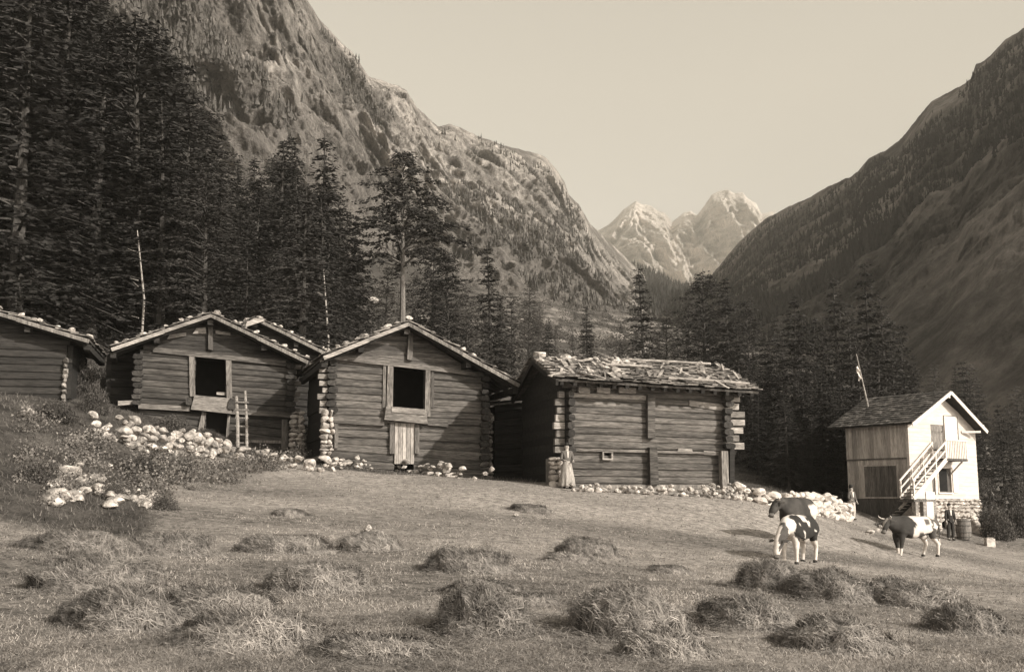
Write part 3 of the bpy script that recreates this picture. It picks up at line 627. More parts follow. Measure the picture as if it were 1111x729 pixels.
for y_,nm in ((0.0,'wall_plate'),):
    bar(t3,fr,nm,[(612,420),(802,431),(802,424.5),(612,412.5)],-.12,.1,'log',1.1)
for a,b in ((628,640),(648,662),(672,690)): bar(t3,fr,'plate_block',[(a,426),(b,427),(b,421),(a,420)],-.22,-.1,'wood_pale',1.1)
bar(t3,fr,'wall_board',[(622,431),(701,434),(701,429),(622,426)],-.07,-.02,'wood_pale',.95)
bar(t3,fr,'wall_board',[(748,440),(792,447),(792,440),(748,434)],-.05,-.01,'wood_pale',.9)
bar(t3,fr,'wall_board',[(735,490),(752,491),(751,487),(736,486)],-.03,.02,'wood_pale',1)
bar(t3,fr,'wall_board',[(764,493),(781,494),(781,490),(764,489)],-.03,.02,'wood_pale',1)
bar(t3,fr,'sill_beam',[(621,489),(783,493),(783,490.5),(621,486)],-.05,.1,'log',1.35)
bar(t3,fr,'foot_beam',[(621,531),(783,530),(783,526),(640,526)],-.06,.1,'wood_grey',1.2)
bar(t3,fr,'wall_post',[(703,475),(711,475),(711,428),(703,428)],-.22,.02,'log',.8)
bar(t3,fr,'wall_post',[(706,526),(715,526),(713,485),(705,485)],-.22,.02,'log',.6)
bar(t3,fr,'wall_post',[(784,533),(791,533),(790,489),(783,489)],-.28,.0,'wood_grey',1.3)
bar(t3,fr,'wall_post',[(792,532),(797,532),(797,486),(792,486)],-.2,.0,'log_dark_shade',.8)
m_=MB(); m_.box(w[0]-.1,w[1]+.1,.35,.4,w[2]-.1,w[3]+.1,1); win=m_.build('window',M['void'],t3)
m_=MB(); e=.06
m_.box(w[0]-e,w[1]+e,-.05,.04,w[3],w[3]+e); m_.box(w[0]-e,w[1]+e,-.05,.04,w[2]-e,w[2]); m_.box(w[0]-e,w[0],-.05,.04,w[2],w[3]); m_.box(w[1],w[1]+e,-.05,.04,w[2],w[3]); m_.build('frame',M['wood_pale'],win)
z1,z0=f(790,428)[1],f(790,488)[1]
corner_ends(t3,f(786,450)[0]+.02,z0,z1,8,-.12,25,w=.36,l=.3); stub_ends(t3,f(805,450,-.05)[0],f(793,450,-.05)[0],z0,z1,7,-.02,26)
z1,z0=f(616,424)[1],f(616,492)[1]
corner_ends(t3,f(617,450)[0],z0,z1,8,-.12,27,w=.26,l=.3); stub_ends(t3,f(605,450,-.05)[0],f(613,450,-.05)[0],z0,z1,8,-.02,28)
# gable filling of the shaded end
m_=MB(); m2=MB(); n=7; zt=RL_[1]-.2; zb=TL[1]
for i in range(n):
    a=i/n; b=(i+1)/n; y0=.2+(D3/2-.2)*a; y1=D3-(D3/2)*a; y0b=.2+(D3/2-.2)*b; y1b=D3-(D3/2)*b+.02; za=zb+(zt-zb)*a; zc=zb+(zt-zb)*b-.01
    for X,mm in ((BL[0],m_),(BR[0],m2)): 
        s_= (TR[1]-TL[1]) if X==BR[0] else 0
        mm.hexa([(X-.09,y0,za+s_),(X+.09,y0,za+s_),(X+.09,y1,za+s_),(X-.09,y1,za+s_),(X-.09,y0b,zc+s_),(X+.09,y0b,zc+s_),(X+.09,y1b,zc+s_),(X-.09,y1b,zc+s_)],random.uniform(.7,1.1))
m_.build('gable',M['log_dark_shade'],t3); m2.build('gable',M['log_dark_shade'],t3)
pier(t3,fr,597,611,496,533,-.1,.8,33,'lime')
for X,a,b in ((BL[0]-.45,0,1),):
    m_=MB()
    for e0,e1 in (((EL_[0]+.05,-.85,EL_[1]-.13),(RL_[0]+.05,D3/2,RL_[1]-.13)),((RL_[0]+.05,D3/2,RL_[1]-.13),(BLk[0]+.25,D3+.6,BLk[2]-.13))): m_.beam(e0,e1,.1,.2,.8)
    m_.build('verge_board',M['log_dark_shade'],t3)
# low dark shed behind its left end
fs=Frame(540,522,47,15.2); g=fs.f
t=thing('log_shed','low black shed in shadow between the middle and right barns','shed',fs.O,fs.a)
a=g(537,522); b=g(603,522); c=g(603,432); d=g(537,440); m_=MB(); log_wall(m_,((a[0],a[1]-.6),(b[0],b[1]-.6),c,d),12,0,.2,(),81,.5,1); side_logs(m_,a[0]+.1,a[1]-.6,d[1],12,.2,3,.2,82); side_logs(m_,b[0],a[1]-.6,c[1],12,.2,3,.2,83); m_.build('log_wall',M['log_dark_shade'],t)
roof_plane('roof',t,(d[0]-.25,-.35,d[1]+.03),(c[0]+.2,-.35,c[1]+.03),(d[0]-.25,3.2,d[1]+.5),(c[0]+.2,3.2,c[1]+.5),nu=7,nv=6,seed=84)
# ---------------------------------------------------------------- white house
fr=Frame(990,560,54,35); f=fr.f; sd_=fr.sd
W5=5.1; D5=3.7
zTL=f(990,459)[1]; zTR=zTL; zap=f(1027,431)[1]; zbs=f(990,560)[1]
W5=f(1058,470)[0]; 
th_=thing('chalet','small white gabled house at right with outside stair, balcony and shingled roof','house',fr.O,fr.a)
Lr,Pr,Rr=f(989,457,-.55),f(1031,424,-.55),f(1070.5,467,-.55)
door=rect(fr,1011,450,1022.5,488); win=rect(fr,1019,507,1031,534); slot=rect(fr,1012,517,1014.5,534); low=rect(fr,1026,560,1053,583,-.0)
xs=sorted([0,W5,door[0],door[1],win[0],win[1],slot[0],slot[1]]); holes=[door,win,slot]
def panel_wall(mb,x0,x1,z0,z1,holes,y0,y1,board=.22,seed=0):
    """horizontal boarding with openings"""
    rg=random.Random(seed); n=int(round((z1-z0)/board)); h=(z1-z0)/n
    for i in range(n):
        za,zb=z0+i*h,z0+(i+1)*h; segs=[(x0,x1)]
        for q in holes:
            if q[2]<(za+zb)/2<q[3]:
                new=[]
                for u,v in segs:
                    if q[1]<=u or q[0]>=v: new.append((u,v))
                    else:
                        if q[0]>u: new.append((u,q[0]))
                        if q[1]<v: new.append((q[1],v))
                segs=new
        r=rg.uniform(.93,1.04)
        for u,v in segs: mb.hexa([(u,y0-.004,za),(v,y0-.004,za),(v,y1,za),(u,y1,za),(u,y0+.003,zb-.004),(v,y0+.003,zb-.004),(v,y1,zb-.004),(u,y1,zb-.004)],r)
zfl=f(990,541)[1]
m_=MB(); panel_wall(m_,0,W5,zfl,zTL,holes,0,.14,seed=1)
m_.hexa([(0,.0,zTL),(W5,.0,zTL),(W5,.14,zTL),(0,.14,zTL),(W5/2-.02,0,zap),(W5/2+.02,0,zap),(W5/2+.02,.14,zap),(W5/2-.02,.14,zap)])
m_.box(0.003,.14,D5,D5+.001,zfl,zTL); m_.build('front_wall',M['plaster'],th_)
m_=MB(); m_.box(.02,W5-.02,D5-.14,D5,zbs-1,zTL); m_.hexa([(0.02,D5-.14,zTL),(W5-.02,D5-.14,zTL),(W5-.02,D5,zTL),(.02,D5,zTL),(W5/2-.02,D5-.14,zap),(W5/2+.02,D5-.14,zap),(W5/2+.02,D5,zap),(W5/2-.02,D5,zap)]); m_.box(W5-.14,W5,.14,D5-.14,zbs-1.5,zTL); m_.build('rear_wall',M['planks'],th_)
hp=[sd_(939.5,539),sd_(973,505)]; hy0,hy1,hz0,hz1=min(hp[0][0],hp[1][0]),max(hp[0][0],hp[1][0]),hp[0][1],hp[1][1]
zmid=sd_(975,497)[1]
m_=MB(); rg=random.Random(3); y=.14
while y<D5:
    w_=min(rg.uniform(.2,.3),D5-y+.001)
    for za,zb,o_ in ((zmid,zTL+.1,-.03),(zbs-.2,zmid,0)):
        m_.box(-.0+o_,.1,y+.006,y+w_-.006,za,zb,rg.uniform(.7,1.2))
    y+=w_
m_.box(.1,.12,.14,D5,zbs-.2,zTL,.4); m_.build('side_wall',M['planks'],th_)
m_=MB(); m_.box(-.05,-.03,.14,D5,zmid-.04,zmid+.03); m_.build('band_board',M['planks_dark'],th_)
m_=MB(); k=0; y=hy0
while y<hy1-.02:
    w_=min(.24,hy1-y); m_.box(-.05,-.0,y+.008,y+w_-.008,hz0,hz1,rg.uniform(.7,1.3)); y+=w_
m_.build('board_hatch',M['planks_dark'],th_)
m_=MB(); e=.07; m_.box(-.07,-.0,hy0-e,hy0,hz0-e,hz1+e); m_.box(-.07,0,hy1,hy1+e,hz0-e,hz1+e); m_.box(-.07,0,hy0,hy1,hz1,hz1+e); m_.box(-.07,0,hy0,hy1,hz0-e,hz0); m_.build('hatch_frame',M['planks'],th_)
m_=MB(); m_.box(-.03,0,.16,D5-.02,zbs-.2,hz0-e-.01,.8); m_.build('base_boarding',M['planks_dark'],th_)
# roof
dp=D5+.75
Lr=(Lr[0],zTL-.05); 
rl,atl,nl=roof_plane('roof',th_,(Lr[0],-.55,Lr[1]),(Lr[0],dp,Lr[1]),(Pr[0],-.55,Pr[1]),(Pr[0],dp,Pr[1]),'tiles',nu=24,nv=14,th=.08,seed=91,piece=(.012,.012),jag=.1)
rr,atr,nr_=roof_plane('roof',th_,(Rr[0],-.55,Rr[1]),(Rr[0],dp,Rr[1]),(Pr[0],-.55,Pr[1]),(Pr[0],dp,Pr[1]),'tiles',nu=24,nv=14,th=.08,seed=92,piece=(.012,.012),jag=.1)
for E in (Lr,Rr):
    m_=MB(); m_.beam((E[0],-.6,E[1]-.09),(Pr[0],-.6,Pr[1]-.09),.04,.17); m_.build('bargeboard',M['white_paint'],th_)
m_=MB(); m_.beam((Rr[0]-.5,-.5,Rr[1]-.08),(Rr[0]-1.4,-.02,Rr[1]-.1),.1,.1); m_.beam((W5,-.5,Rr[1]+.22),(W5,0,Rr[1]+.22),.12,.12); m_.beam((0.06,-.5,Lr[1]+.05),(0.06,0,Lr[1]+.05),.1,.1); m_.beam((Pr[0],-.5,Pr[1]-.28),(Pr[0],.0,Pr[1]-.28),.12,.14); m_.build('purlin_ends',M['white_paint'],th_)
# door, shutter
d_=MB(); d_.box(door[0],door[1],.04,.08,door[2],door[3]); d_.box(door[0]+.08,door[1]-.08,.03,.045,door[2]+.95,door[3]-.1,1.35); d_.box(door[0]+.08,door[1]-.08,.03,.045,door[2]+.1,door[2]+.8,1.2); dd=d_.build('door',M['wood_grey'],th_)
d_=MB(); d_.tube([(door[1]-.1,-.02,door[2]+.95),(door[1]-.1,.04,door[2]+.95)],.03,6); d_.build('handle',M['iron'],dd)
sx0,sx1=door[1]+.03,f(1037,460)[0]
d_=MB(); d_.box(sx0,sx1,-.07,-.02,door[2]+.35,door[3]-.05); d_.build('shutter',M['white_paint'],th_)
d_=MB(); d_.box(sx1,sx1+.05,-.09,-.015,door[2]+.35,door[3]-.02); d_.box(sx0,sx1,-.09,-.015,door[3]-.045,door[3]-.02); d_.build('shutter_edge',M['wood_grey'],th_)
# windows
for q,nm in ((win,'window'),(slot,'window')):
    d_=MB(); d_.box(q[0],q[1],.07,.09,q[2],q[3]); wo=d_.build('window',M['planks_dark'],th_)
    if q is win:
        d_=MB(); d_.box(q[0]+.04,q[1]-.25,.05,.065,q[2]+.06,q[3]-.06,.6); d_.build('pane',M['void'],wo)
        d_=MB(); e=.05
        d_.box(q[0]-e,q[0],-.03,.02,q[2]-e,q[3]+e); d_.box(q[1],q[1]+e,-.03,.02,q[2]-e,q[3]+e); d_.box(q[0],q[1],-.03,.02,q[3],q[3]+e); d_.box(q[0]-.08,q[1]+.08,-.06,.02,q[2]-e-.03,q[2]); d_.build('frame',M['white_paint'],wo)
        d_=MB(); d_.box(q[1]+.09,q[1]+.5,-.06,-.02,q[2],q[3]); d_.build('shutter',M['white_paint'],wo)
# balcony
bx0,bx1=f(1021,497,-.7)[0],f(1047,499,-.7)[0]; bz=f(1022,497,-.7)[1]; rt=f(1022,478,-.7)[1]
bx0=max(bx0,door[0]-.1)
d_=MB(); d_.box(bx0,bx1,-.85,-.0,bz-.12,bz,.5); bo=d_.build('balcony',M['wood_grey'],th_)
d_=MB()
for X in np.arange(bx0+.05,bx1,.14): d_.box(X,X+.085,-.84,-.81,bz,rt,random.uniform(.9,1.05))
for Y in np.arange(-.78,-.1,.14): d_.box(bx1-.03,bx1,Y,Y+.085,bz,rt,random.uniform(.9,1.05))
d_.box(bx0,bx1+.02,-.87,-.78,rt,rt+.06); d_.box(bx1-.05,bx1+.02,-.78,0,rt,rt+.06); d_.build('balustrade',M['white_paint'],bo)
for X in (bx0+.2,bx1-.25):
    d_=MB(); d_.beam((X,-.7,bz-.14),(X,-.02,bz-.75),.07,.07); d_.build('bracket',M['white_paint'],bo)
# outside stair
sb=f(989,541,-.6); st0=Vector((sb[0]-.15,-.45,sb[1])); st1=Vector((bx0+.05,-.45,bz-.05))
stair=MB(); n=11
for k in range(n):
    p=st0.lerp(st1,(k+.6)/n); stair.box(p.x-.14,p.x+.14,-.78,-.12,p.z-.03,p.z+.02,random.uniform(.8,1.1))
so_=stair.build('outside_stair',M['wood_grey'],th_)
for y_ in (-.82,-.1):
    d_=MB(); d_.beam(st0+Vector((0,y_+.45,0)),st1+Vector((0,y_+.45,0)),.05,.22); d_.build('string_board',M['white_paint'],so_)
    d_=MB(); up=Vector((0,0,.85)); d_.beam(st0+Vector((0,y_+.45,0))+up,st1+Vector((0,y_+.45,0))+up,.05,.09); d_.beam(st0+Vector((0,y_+.45,0))+up*.55,st1+Vector((0,y_+.45,0))+up*.55,.04,.07)
    for k in (0.02,.35,.68,.98):
        p=st0.lerp(st1,k)+Vector((0,y_+.45,0)); d_.beam(p,p+up,.07,.07,up=(1,0,0))
    d_.build('handrail',M['white_paint'],so_)
# landing at the foot of the stair, its posts and the lower flight against the side wall
lz=sb[1]-.02; lx=-.75
d_=MB(); d_.box(-1.15,.55,-.95,-.02,lz-.12,lz,.6); la=d_.build('landing',M['wood_grey'],th_)
for X,Y,pale in ((-.95,-.85,1),(-.35,-.85,1),(.45,-.85,1)):
    d_=MB(); d_.box(X-.11,X+.11,Y-.1,Y+.1,lz-1.6,lz-.12); d_.build('post',M['wood_pale'],la)
d_=MB(); d_.box(-.2,.5,-.95,-.9,lz-1.0,lz+.35,1); d_.build('panel',M['white_paint'],la)
s0=sd_(962,563,-.6); s1=sd_(974,541,-.6)
ls=MB()
A=Vector((-.55,s0[0],s0[1])); B=Vector((-.55,-.1,lz-.05))
for k in range(6):
    p=A.lerp(B,(k+.5)/6); ls.box(-.9,-.1,p.y-.14,p.y+.14,p.z-.025,p.z+.025,1.1)
lo=ls.build('lower_stair',M['wood_pale'],th_)
for X in (-.93,-.08):
    d_=MB(); d_.beam(Vector((X,A.y,A.z-.05)),Vector((X,B.y,B.z-.05)),.05,.22); d_.build('string_board',M['log_mid'],lo)
# stone base with dark cellar opening and buttress
def stone_course(mb,x0,x1,z0,z1,y,holes,seed,th=.2):
    rg=random.Random(seed); z=z0
    while z<z1-.02:
        h=min(rg.uniform(.15,.3),z1-z); x=x0
        while x<x1-.02:
            w_=min(rg.uniform(.2,.5),x1-x)
            if not any(q[0]<x+w_/2<q[1] and q[2]<z+h/2<q[3] for q in holes): mb.rock((x+w_/2,y+.04,z+h/2),w_*.58,th,h*.6,rg.randrange(999),rg.uniform(.8,1.1),ICO2)
            x+=w_
        z+=h
lowh=(f(1025,562,-.1)[0],f(1040,562,-.1)[0],zbs-4,f(1030,560,-.1)[1])
d_=MB(); 
for a,b in ((-.05,lowh[0]),(lowh[1],W5+.05)): d_.box(a,b,.08,.7,zbs-2.2,zfl-.05,.95)
d_.box(lowh[0],lowh[1],.08,.7,lowh[3],zfl-.05,.95)
stone_course(d_,-.05,W5+.05,zbs-2.0,zfl,0.0,[lowh],5); d_.build('stone_base',M['lime'],th_)
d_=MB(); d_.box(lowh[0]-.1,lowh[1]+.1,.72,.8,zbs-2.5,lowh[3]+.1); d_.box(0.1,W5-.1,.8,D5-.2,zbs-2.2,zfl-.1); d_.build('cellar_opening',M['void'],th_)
bx=f(1056,560,-.2)[0]; d_=MB(); rg=random.Random(8)
zz0=f(1058,592,-.5)[1]; zz1=f(1058,557,-.2)[1]
d_.hexa([(bx-.1,-.9,zz0),(bx+.7,-.9,zz0),(bx+.7,.4,zz0),(bx-.1,.4,zz0),(bx,-.05,zz1),(bx+.25,-.05,zz1),(bx+.25,.4,zz1),(bx,.4,zz1)],.95)
for k in range(40):
    z=rg.random(); x=bx+rg.uniform(0,.6-.4*z); y=-.85+.8*z; d_.rock((x,y,zz0+(zz1-zz0)*z),.2,.14,.15,k,rg.uniform(.8,1.1),ICO1 if 0 else ICO2)
d_.build('buttress',M['lime'],th_)
# flagpole behind the roof ridge
pf=P(941,437,57.8); pt=P(929,384,57.8)
base=Vector((pf.x+.9,pf.y+.6,G(pf.x,pf.y)))
fp=thing('flagpole','thin leaning flagpole with a limp flag behind the white house roof','flagpole',base)
d_=MB(); d_.tube([(0,0,-.3),pf-base,pt-base],[.06,.05,.025],8); d_.build('pole',M['wood_pale'],fp)
d_=MB(); V=[];Fc=[]
for i in range(9):
    for j in range(4):
        s_=pt.lerp(pf,.22+i*.035)-base; V.append((s_.x-j*.045-.02*math.sin(i),s_.y+.05*math.sin(i*1.3+j*1.7),s_.z-.05*j))
for i in range(8):
    for j in range(3): Fc.append((i*4+j,i*4+j+1,(i+1)*4+j+1,(i+1)*4+j))
d_.add(V,Fc,1); fl=d_.build('flag',M['shirt'],fp); so2=fl.modifiers.new('thick','SOLIDIFY'); so2.thickness=.01
# ================================================================ TREES AND PLANTS
def conifer(h,r,crown0,seed,nwh=34,prof='spruce',dens=1.0,droop=.35):
    rng=np.random.default_rng(seed); T=[];C=[]; tk=MB()
    bend=rng.normal(0,.012,2)*h
    ax=lambda z: np.array([bend[0]*(z/h)**2,bend[1]*(z/h)**2,z])
    zs=np.linspace(0,h,9); tk.tube([tuple(ax(z)-np.array([0,0,.8 if z==0 else 0])) for z in zs],[max(.02,h*.016*(1-z/h*.95)) for z in zs],7)
    z=crown0*h; dz=(h-z)/nwh
    for i in range(nwh):
        t=(i+rng.random()*.8)/nwh; zz=z+(h-z)*t
        if prof=='spruce': w=(1-t)**1.0*(.85+.25*math.sin(min(1,t*6)*1.57))+.02
        elif prof=='pine': w=(min(1,t*4+.6))*(1-t)**.85*(.8+.5*rng.random())+.04
        else: w=(1-t)**.6*(.5+.5*min(1,t*4))*(.7+.5*rng.random())+.03
        nb=rng.integers(4,8) if prof!='pine' else rng.integers(3,6)
        a0=rng.random()*6.28
        for b in range(nb):
            if rng.random()<.10: continue
            a=a0+b*6.283/nb+rng.normal(0,.25); L=r*w*(.62+.55*rng.random()); 
            dr=droop*(.6+.8*rng.random())*(1.2-t); up=.25*L if prof!='spruce' else .10*L
            d=np.array([math.cos(a),math.sin(a),0]); sd=np.array([-d[1],d[0],0]); p0=ax(zz)
            br=lambda s: p0+d*L*s+np.array([0,0,up*math.sin(s*2.2)-dr*L*s*s])
            if L>.35*r*.5: tk.tube([tuple(br(0)),tuple(br(.5)),tuple(br(.92))],[h*.0030,h*.0020,h*.0008],3,cap=False)
            ns=max(4,int(L/(.0046*h)*dens)); s=(.12 if prof=='spruce' else .3)+(1-.12)*rng.random(ns)**.8; s=np.minimum(s,1)
            B=np.array([br(x) for x in s]); B+=rng.normal(0,.010*h,(ns,3))*np.array([1,1,.5])
            for sg in (-1,1):
                ln=.019*h*(.55+.8*rng.random(ns))*(1.1-.55*s); wd=ln*.26
                dirn=d[None]*(.55+.3*rng.random(ns))[:,None]+sg*sd[None]*(.3+.8*rng.random(ns))[:,None]+np.array([0,0,1])[None]*(-.55+.6*rng.random(ns))[:,None]
                dirn/=np.linalg.norm(dirn,axis=1)[:,None]; pr=np.cross(dirn,rng.normal(0,1,(ns,3))); pr/=np.linalg.norm(pr,axis=1)[:,None]
                T.append(np.stack([B-pr*wd[:,None],B+pr*wd[:,None],B+dirn*ln[:,None]],1)); C.append(.75+.5*rng.random(ns))
    return tk,np.concatenate(T).reshape(-1,3),np.concatenate(C)
def make_tree_src(name,h,r,c0,seed,prof,fmat,bark='bark_dark',**kw):
    tk,T,C=conifer(h,r,c0,seed,prof=prof,**kw)
    root=bpy.data.objects.new(name,None); COL.objects.link(root); root['h']=h
    tk.build('trunk',M[bark],root); mobj('crown',tri_mesh('crown',T,M[fmat],3,C),root); return root
SR=[make_tree_src('spruce_tree',20,4.3,.05,100+k,'spruce','foliage',nwh=36,droop=.35) for k in range(4)]
SRL=[make_tree_src('spruce_tree',20,3.4,.08,120+k,'spruce','foliage_mid',nwh=32,droop=.25) for k in range(2)]
LR=[make_tree_src('larch_tree',20,4.2,.16,140+k,'larch','foliage_mid',nwh=30,droop=.15,dens=.9) for k in range(3)]
DK=[make_tree_src('larch_tree',20,4.8,.14,150+k,'larch','foliage',nwh=34,droop=.2,dens=1.1) for k in range(2)]
PN=make_tree_src('pine_tree',20,5.2,.52,160,'pine','foliage',bark='bark',nwh=21,droop=.12,dens=2.0)
USED=set()
def plant(src,px,top,depth,label,group=None,wide=1.0,cat='tree',seed=None):
    pt=P(px,top,depth); b=G(pt.x,pt.y); h=max(3.0,pt.z-b)
    if src.name in USED: o=copy_tree(src)
    else: o=src; USED.add(src.name)
    if 'h' in o.keys(): H=o['h']
    s_=h/20; o.location=(pt.x,pt.y,b); o.scale=(s_*wide,s_*wide,s_); o.rotation_euler=(0,0,(px*1.37+depth)%6.28)
    tag(o,label,cat,group); return o
rt=random.Random(77)
o=plant(PN,440,163,75,'tall lone pine with bare lower trunk rising behind the middle barn',wide=1.08,cat='tree')
for px,top,d,src,wd,lab in ((355,148,74,SR[0],1.35,'tall broad spruce at the right edge of the dark left wood'),
  (384,232,80,SR[1],1.2,'shorter dark spruce just left of the lone pine'),
  (470,262,84,DK[0],1.1,'rounded dark larch just right of the lone pine'),
  (488,276,79,DK[1],1.25,'bushy dark larch over the right slope of the middle barn'),
  (418,290,78,LR[0],1.2,'grey larch left of the lone pine foot above the middle barn'),
  (534,268,80,SR[2],1.3,'tall dark spruce between the middle and right barns'),
  (556,318,86,LR[1],1.2,'grey larch behind the left end of the slab roof'),
  (508,312,76,LR[2],1.2,'low grey larch left of the tall dark spruce between barns'),
  (595,343,104,SR[3],1.05,'small pointed spruce behind the left half of the slab roof'),
  (637,331,100,SR[0],1.25,'dark conical spruce standing alone behind the slab roof'),
  (697,290,92,SR[1],1.2,'layered spruce with sunlit branches below the pale peaks'),
  (672,352,112,LR[0],1.3,'low pale larch left of the layered spruce'),
  (722,338,100,LR[1],1.3,'low larch directly right of the layered spruce'),
  (762,292,96,DK[0],1.2,'tall grey larch behind the right half of the slab roof'),
  (787,300,90,SR[2],1.3,'dark spruce behind the right end of the slab roof'),
  (745,322,104,LR[2],1.2,'slender larch left of the tall grey larch over the slab roof'),
  (812,325,93,DK[1],1.1,'dark larch just beyond the slab roof right corner'),
  (858,318,68,SR[3],1.25,'tallest near spruce between the slab roofed barn and the house'),
  (905,300,80,SR[0],1.1,'tall slim spruce above the left end of the house roof'),
  (938,286,84,SR[1],1.1,'tallest spruce directly behind the flagpole'),
  (833,372,70,SR[1],1.35,'bushy spruce beside the right wall of the slab roofed barn')):
    plant(src,px,top,d,lab,wide=wd)
for px,top,d,wd in ((880,345,73,1.2),(892,385,64,1.35),(922,330,74,1.2),(956,322,78,1.15),(973,352,82,1.2),(866,405,62,1.4),(992,385,88,1.2),(842,345,76,1.2),(912,400,66,1.4),(948,372,72,1.3),(800,352,86,1.2),(824,400,74,1.4),(903,430,62,1.5),(878,452,60,1.5),(845,448,62,1.5),(820,420,66,1.5),(890,405,61,1.5),(912,415,60,1.5),(868,360,70,1.3),(852,425,60,1.6),(930,372,68,1.3),(965,345,80,1.3),(895,352,76,1.2),(838,395,68,1.4)):
    plant(rt.choice(SR),px,top,d,'dark spruce in the tight clump left of and behind the white house','spruces behind the house',wide=wd)
for k in range(26):
    px=rt.uniform(1010,1190); d=rt.uniform(75,190); top=rt.uniform(400,470)-(190-d)*.15
    plant(rt.choice(SR+LR),px,top,d,'shadowed tree on the dark slope right of the white house','trees on the right slope',wide=1.2)
for k in range(26):
    px=rt.uniform(560,860); d=rt.uniform(120,300); top=rt.uniform(322,375)
    if 600<px<690 : top+=10
    plant(rt.choice(SRL+LR+SR[:2]),px,top,d,'small tree on the scrubby slope behind the slab roofed barn','small trees on the valley slope',wide=1.2)
for k in range(16):
    px=rt.uniform(395,585); d=rt.uniform(88,150); top=rt.uniform(300,372)
    plant(rt.choice(SRL+LR+SR[:1]),px,top,d,'small tree in the thicket behind the middle barn roof','small trees behind the middle barn',wide=1.3)
bx_=[-120,120,170,210,240,270,300,330,370,400]; by_=[-90,-70,20,100,165,165,165,155,205,300]
k=0
for d0 in np.linspace(200,60,15):
    n=int(10+(200-d0)*.03)
    for j in range(n):
        px=-110+(j+rt.random())/n*500; d=d0+rt.uniform(-4,4); lim=float(np.interp(px,bx_,by_))
        top=lim+rt.uniform(0,130)*(1 if px<140 else .9)+ (rt.uniform(0,60) if rt.random()<.3 else 0)
        pt=P(px,top,d); b=G(pt.x,pt.y); h=pt.z-b
        if h<5: continue
        if h>27:
            h=rt.uniform(20,27); 
        o=plant(rt.choice(SR+DK) ,px,545-((b+h)/d)*1200,d,'dark conifer in the dense wood above the left barns','conifers of the left wood',wide=1.5)
        k+=1
print('forest',k)
# bleached bare trunks
def snag(px,y0,y1,d,lab,r=.16):
    a=P(px,y0,d); b=P(px-4,y1,d); z=G(a.x,a.y); base=Vector((a.x,a.y,z)); mb=MB()
    t=thing('bare_tree_trunk',lab,'tree trunk',base)
    e=b-base; mb.tube([(0,0,-.5),(.05,0,e.z*.5),(e.x,0,e.z)],[r,r*.8,r*.35],8,1.2); mb.build('trunk',M['bark_pale'],t)
    for k in range(5):
        s=rt.uniform(.3,.9); an=rt.uniform(0,6.28); mb=MB(); p=Vector((e.x*s,0,e.z*s)); mb.tube([p,p+Vector((math.cos(an)*.5,math.sin(an)*.5,.15))],[.035,.012],4); mb.build('branch_stub',M['bark_pale'],t)
snag(153,372,250,58,'bleached bare trunk standing behind the left gabled barn roof',.075)
snag(355,385,292,62,'short bleached trunk against the dark spruce above the rear barn',.08)
snag(141,350,280,64,'thin bleached trunk left of the taller bare trunk',.05)
# ---- shrubs
def leaf_cloud(rng,n,rx,ry,rz,size):
    u=rng.normal(0,1,(n,3)); u/=np.linalg.norm(u,axis=1)[:,None]; rad=(.45+.6*rng.random(n))[:,None]; lob=1+.28*fbm(u*1.7+rng.random()*50,3,3)[:,None]
    c=u*rad*lob*np.array([rx,ry,rz]); c[:,2]=np.abs(c[:,2]); a=rng.normal(0,1,(n,3)); a/=np.linalg.norm(a,axis=1)[:,None]; b=np.cross(a,rng.normal(0,1,(n,3))); b/=np.linalg.norm(b,axis=1)[:,None]
    s=size*(.5+rng.random(n))[:,None]; return np.stack([c-b*s*.4,c+b*s*.4,c+a*s],1).reshape(-1,3),.6+.8*rng.random(n)
SH=[]
for k in range(4):
    rng=np.random.default_rng(300+k); V,c=leaf_cloud(rng,5200,1,1,.9,.065); root=bpy.data.objects.new('shrub',None); COL.objects.link(root)
    mobj('foliage',tri_mesh('foliage',V,M['leaf'],3,c),root); mb=MB()
    for j in range(7): 
        a=j*.9; mb.tube([(0,0,-.3),(math.cos(a)*.25,math.sin(a)*.25,.35),(math.cos(a)*.6,math.sin(a)*.6,.7)],[.03,.02,.008],4,cap=False)
    mb.build('stems',M['bark'],root); SH.append(root)
shu=set()
def shrub(px,py,wpx,hpx,lab,group=None):
    p=hit(px,py,7,120); s_=rt.choice(SH); o=s_ if s_.name not in shu else copy_tree(s_); shu.add(s_.name)
    o.location=p-Vector((0,0,.08)); k=p.y/1200; o.scale=(wpx*k/2,wpx*k/2,hpx*k); o.rotation_euler=(0,0,px%6.28); tag(o,lab,'shrub',group)
shrub(103,448,34,34,'dark shrub above the left end of the dry stone wall')
shrub(88,432,40,46,'dark shrub between the cut-off barn and the ladder barn')
shrub(118,420,30,30,'small shrub at the shaded left wall of the ladder barn')
shrub(60,455,46,24,'low dark shrub on top of the left bank')
shrub(178,552,34,22,'dark shrub at the right foot of the left bank')
shrub(150,515,50,24,'low shrub on the right flank of the left bank')
shrub(120,540,34,20,'low shrub between the two boulder heaps on the bank')
shrub(40,520,50,26,'low shrub left of the boulder heap on the bank')
shrub(478,506,34,26,'leafy shrub right of the pale lower door')
shrub(508,510,26,22,'leafy shrub in the shadow at the middle barn right corner')
shrub(392,504,40,18,'low shrub left of the pale lower door')
shrub(186,466,40,18,'low shrub behind the dry stone wall under the ladder barn')
shrub(985,574,30,16,'dark shrub behind the walking cow by the stair foot')
shrub(960,572,26,10,'low dark shrub left of the stair foot')
shrub(1075,578,26,26,'dark shrub right of the white buttress')
for k in range(14):
    shrub(rt.uniform(1068,1135),rt.uniform(560,588),rt.uniform(26,50),rt.uniform(20,44),'shadowed shrub on the slope edge at far right','shrubs at the far right')
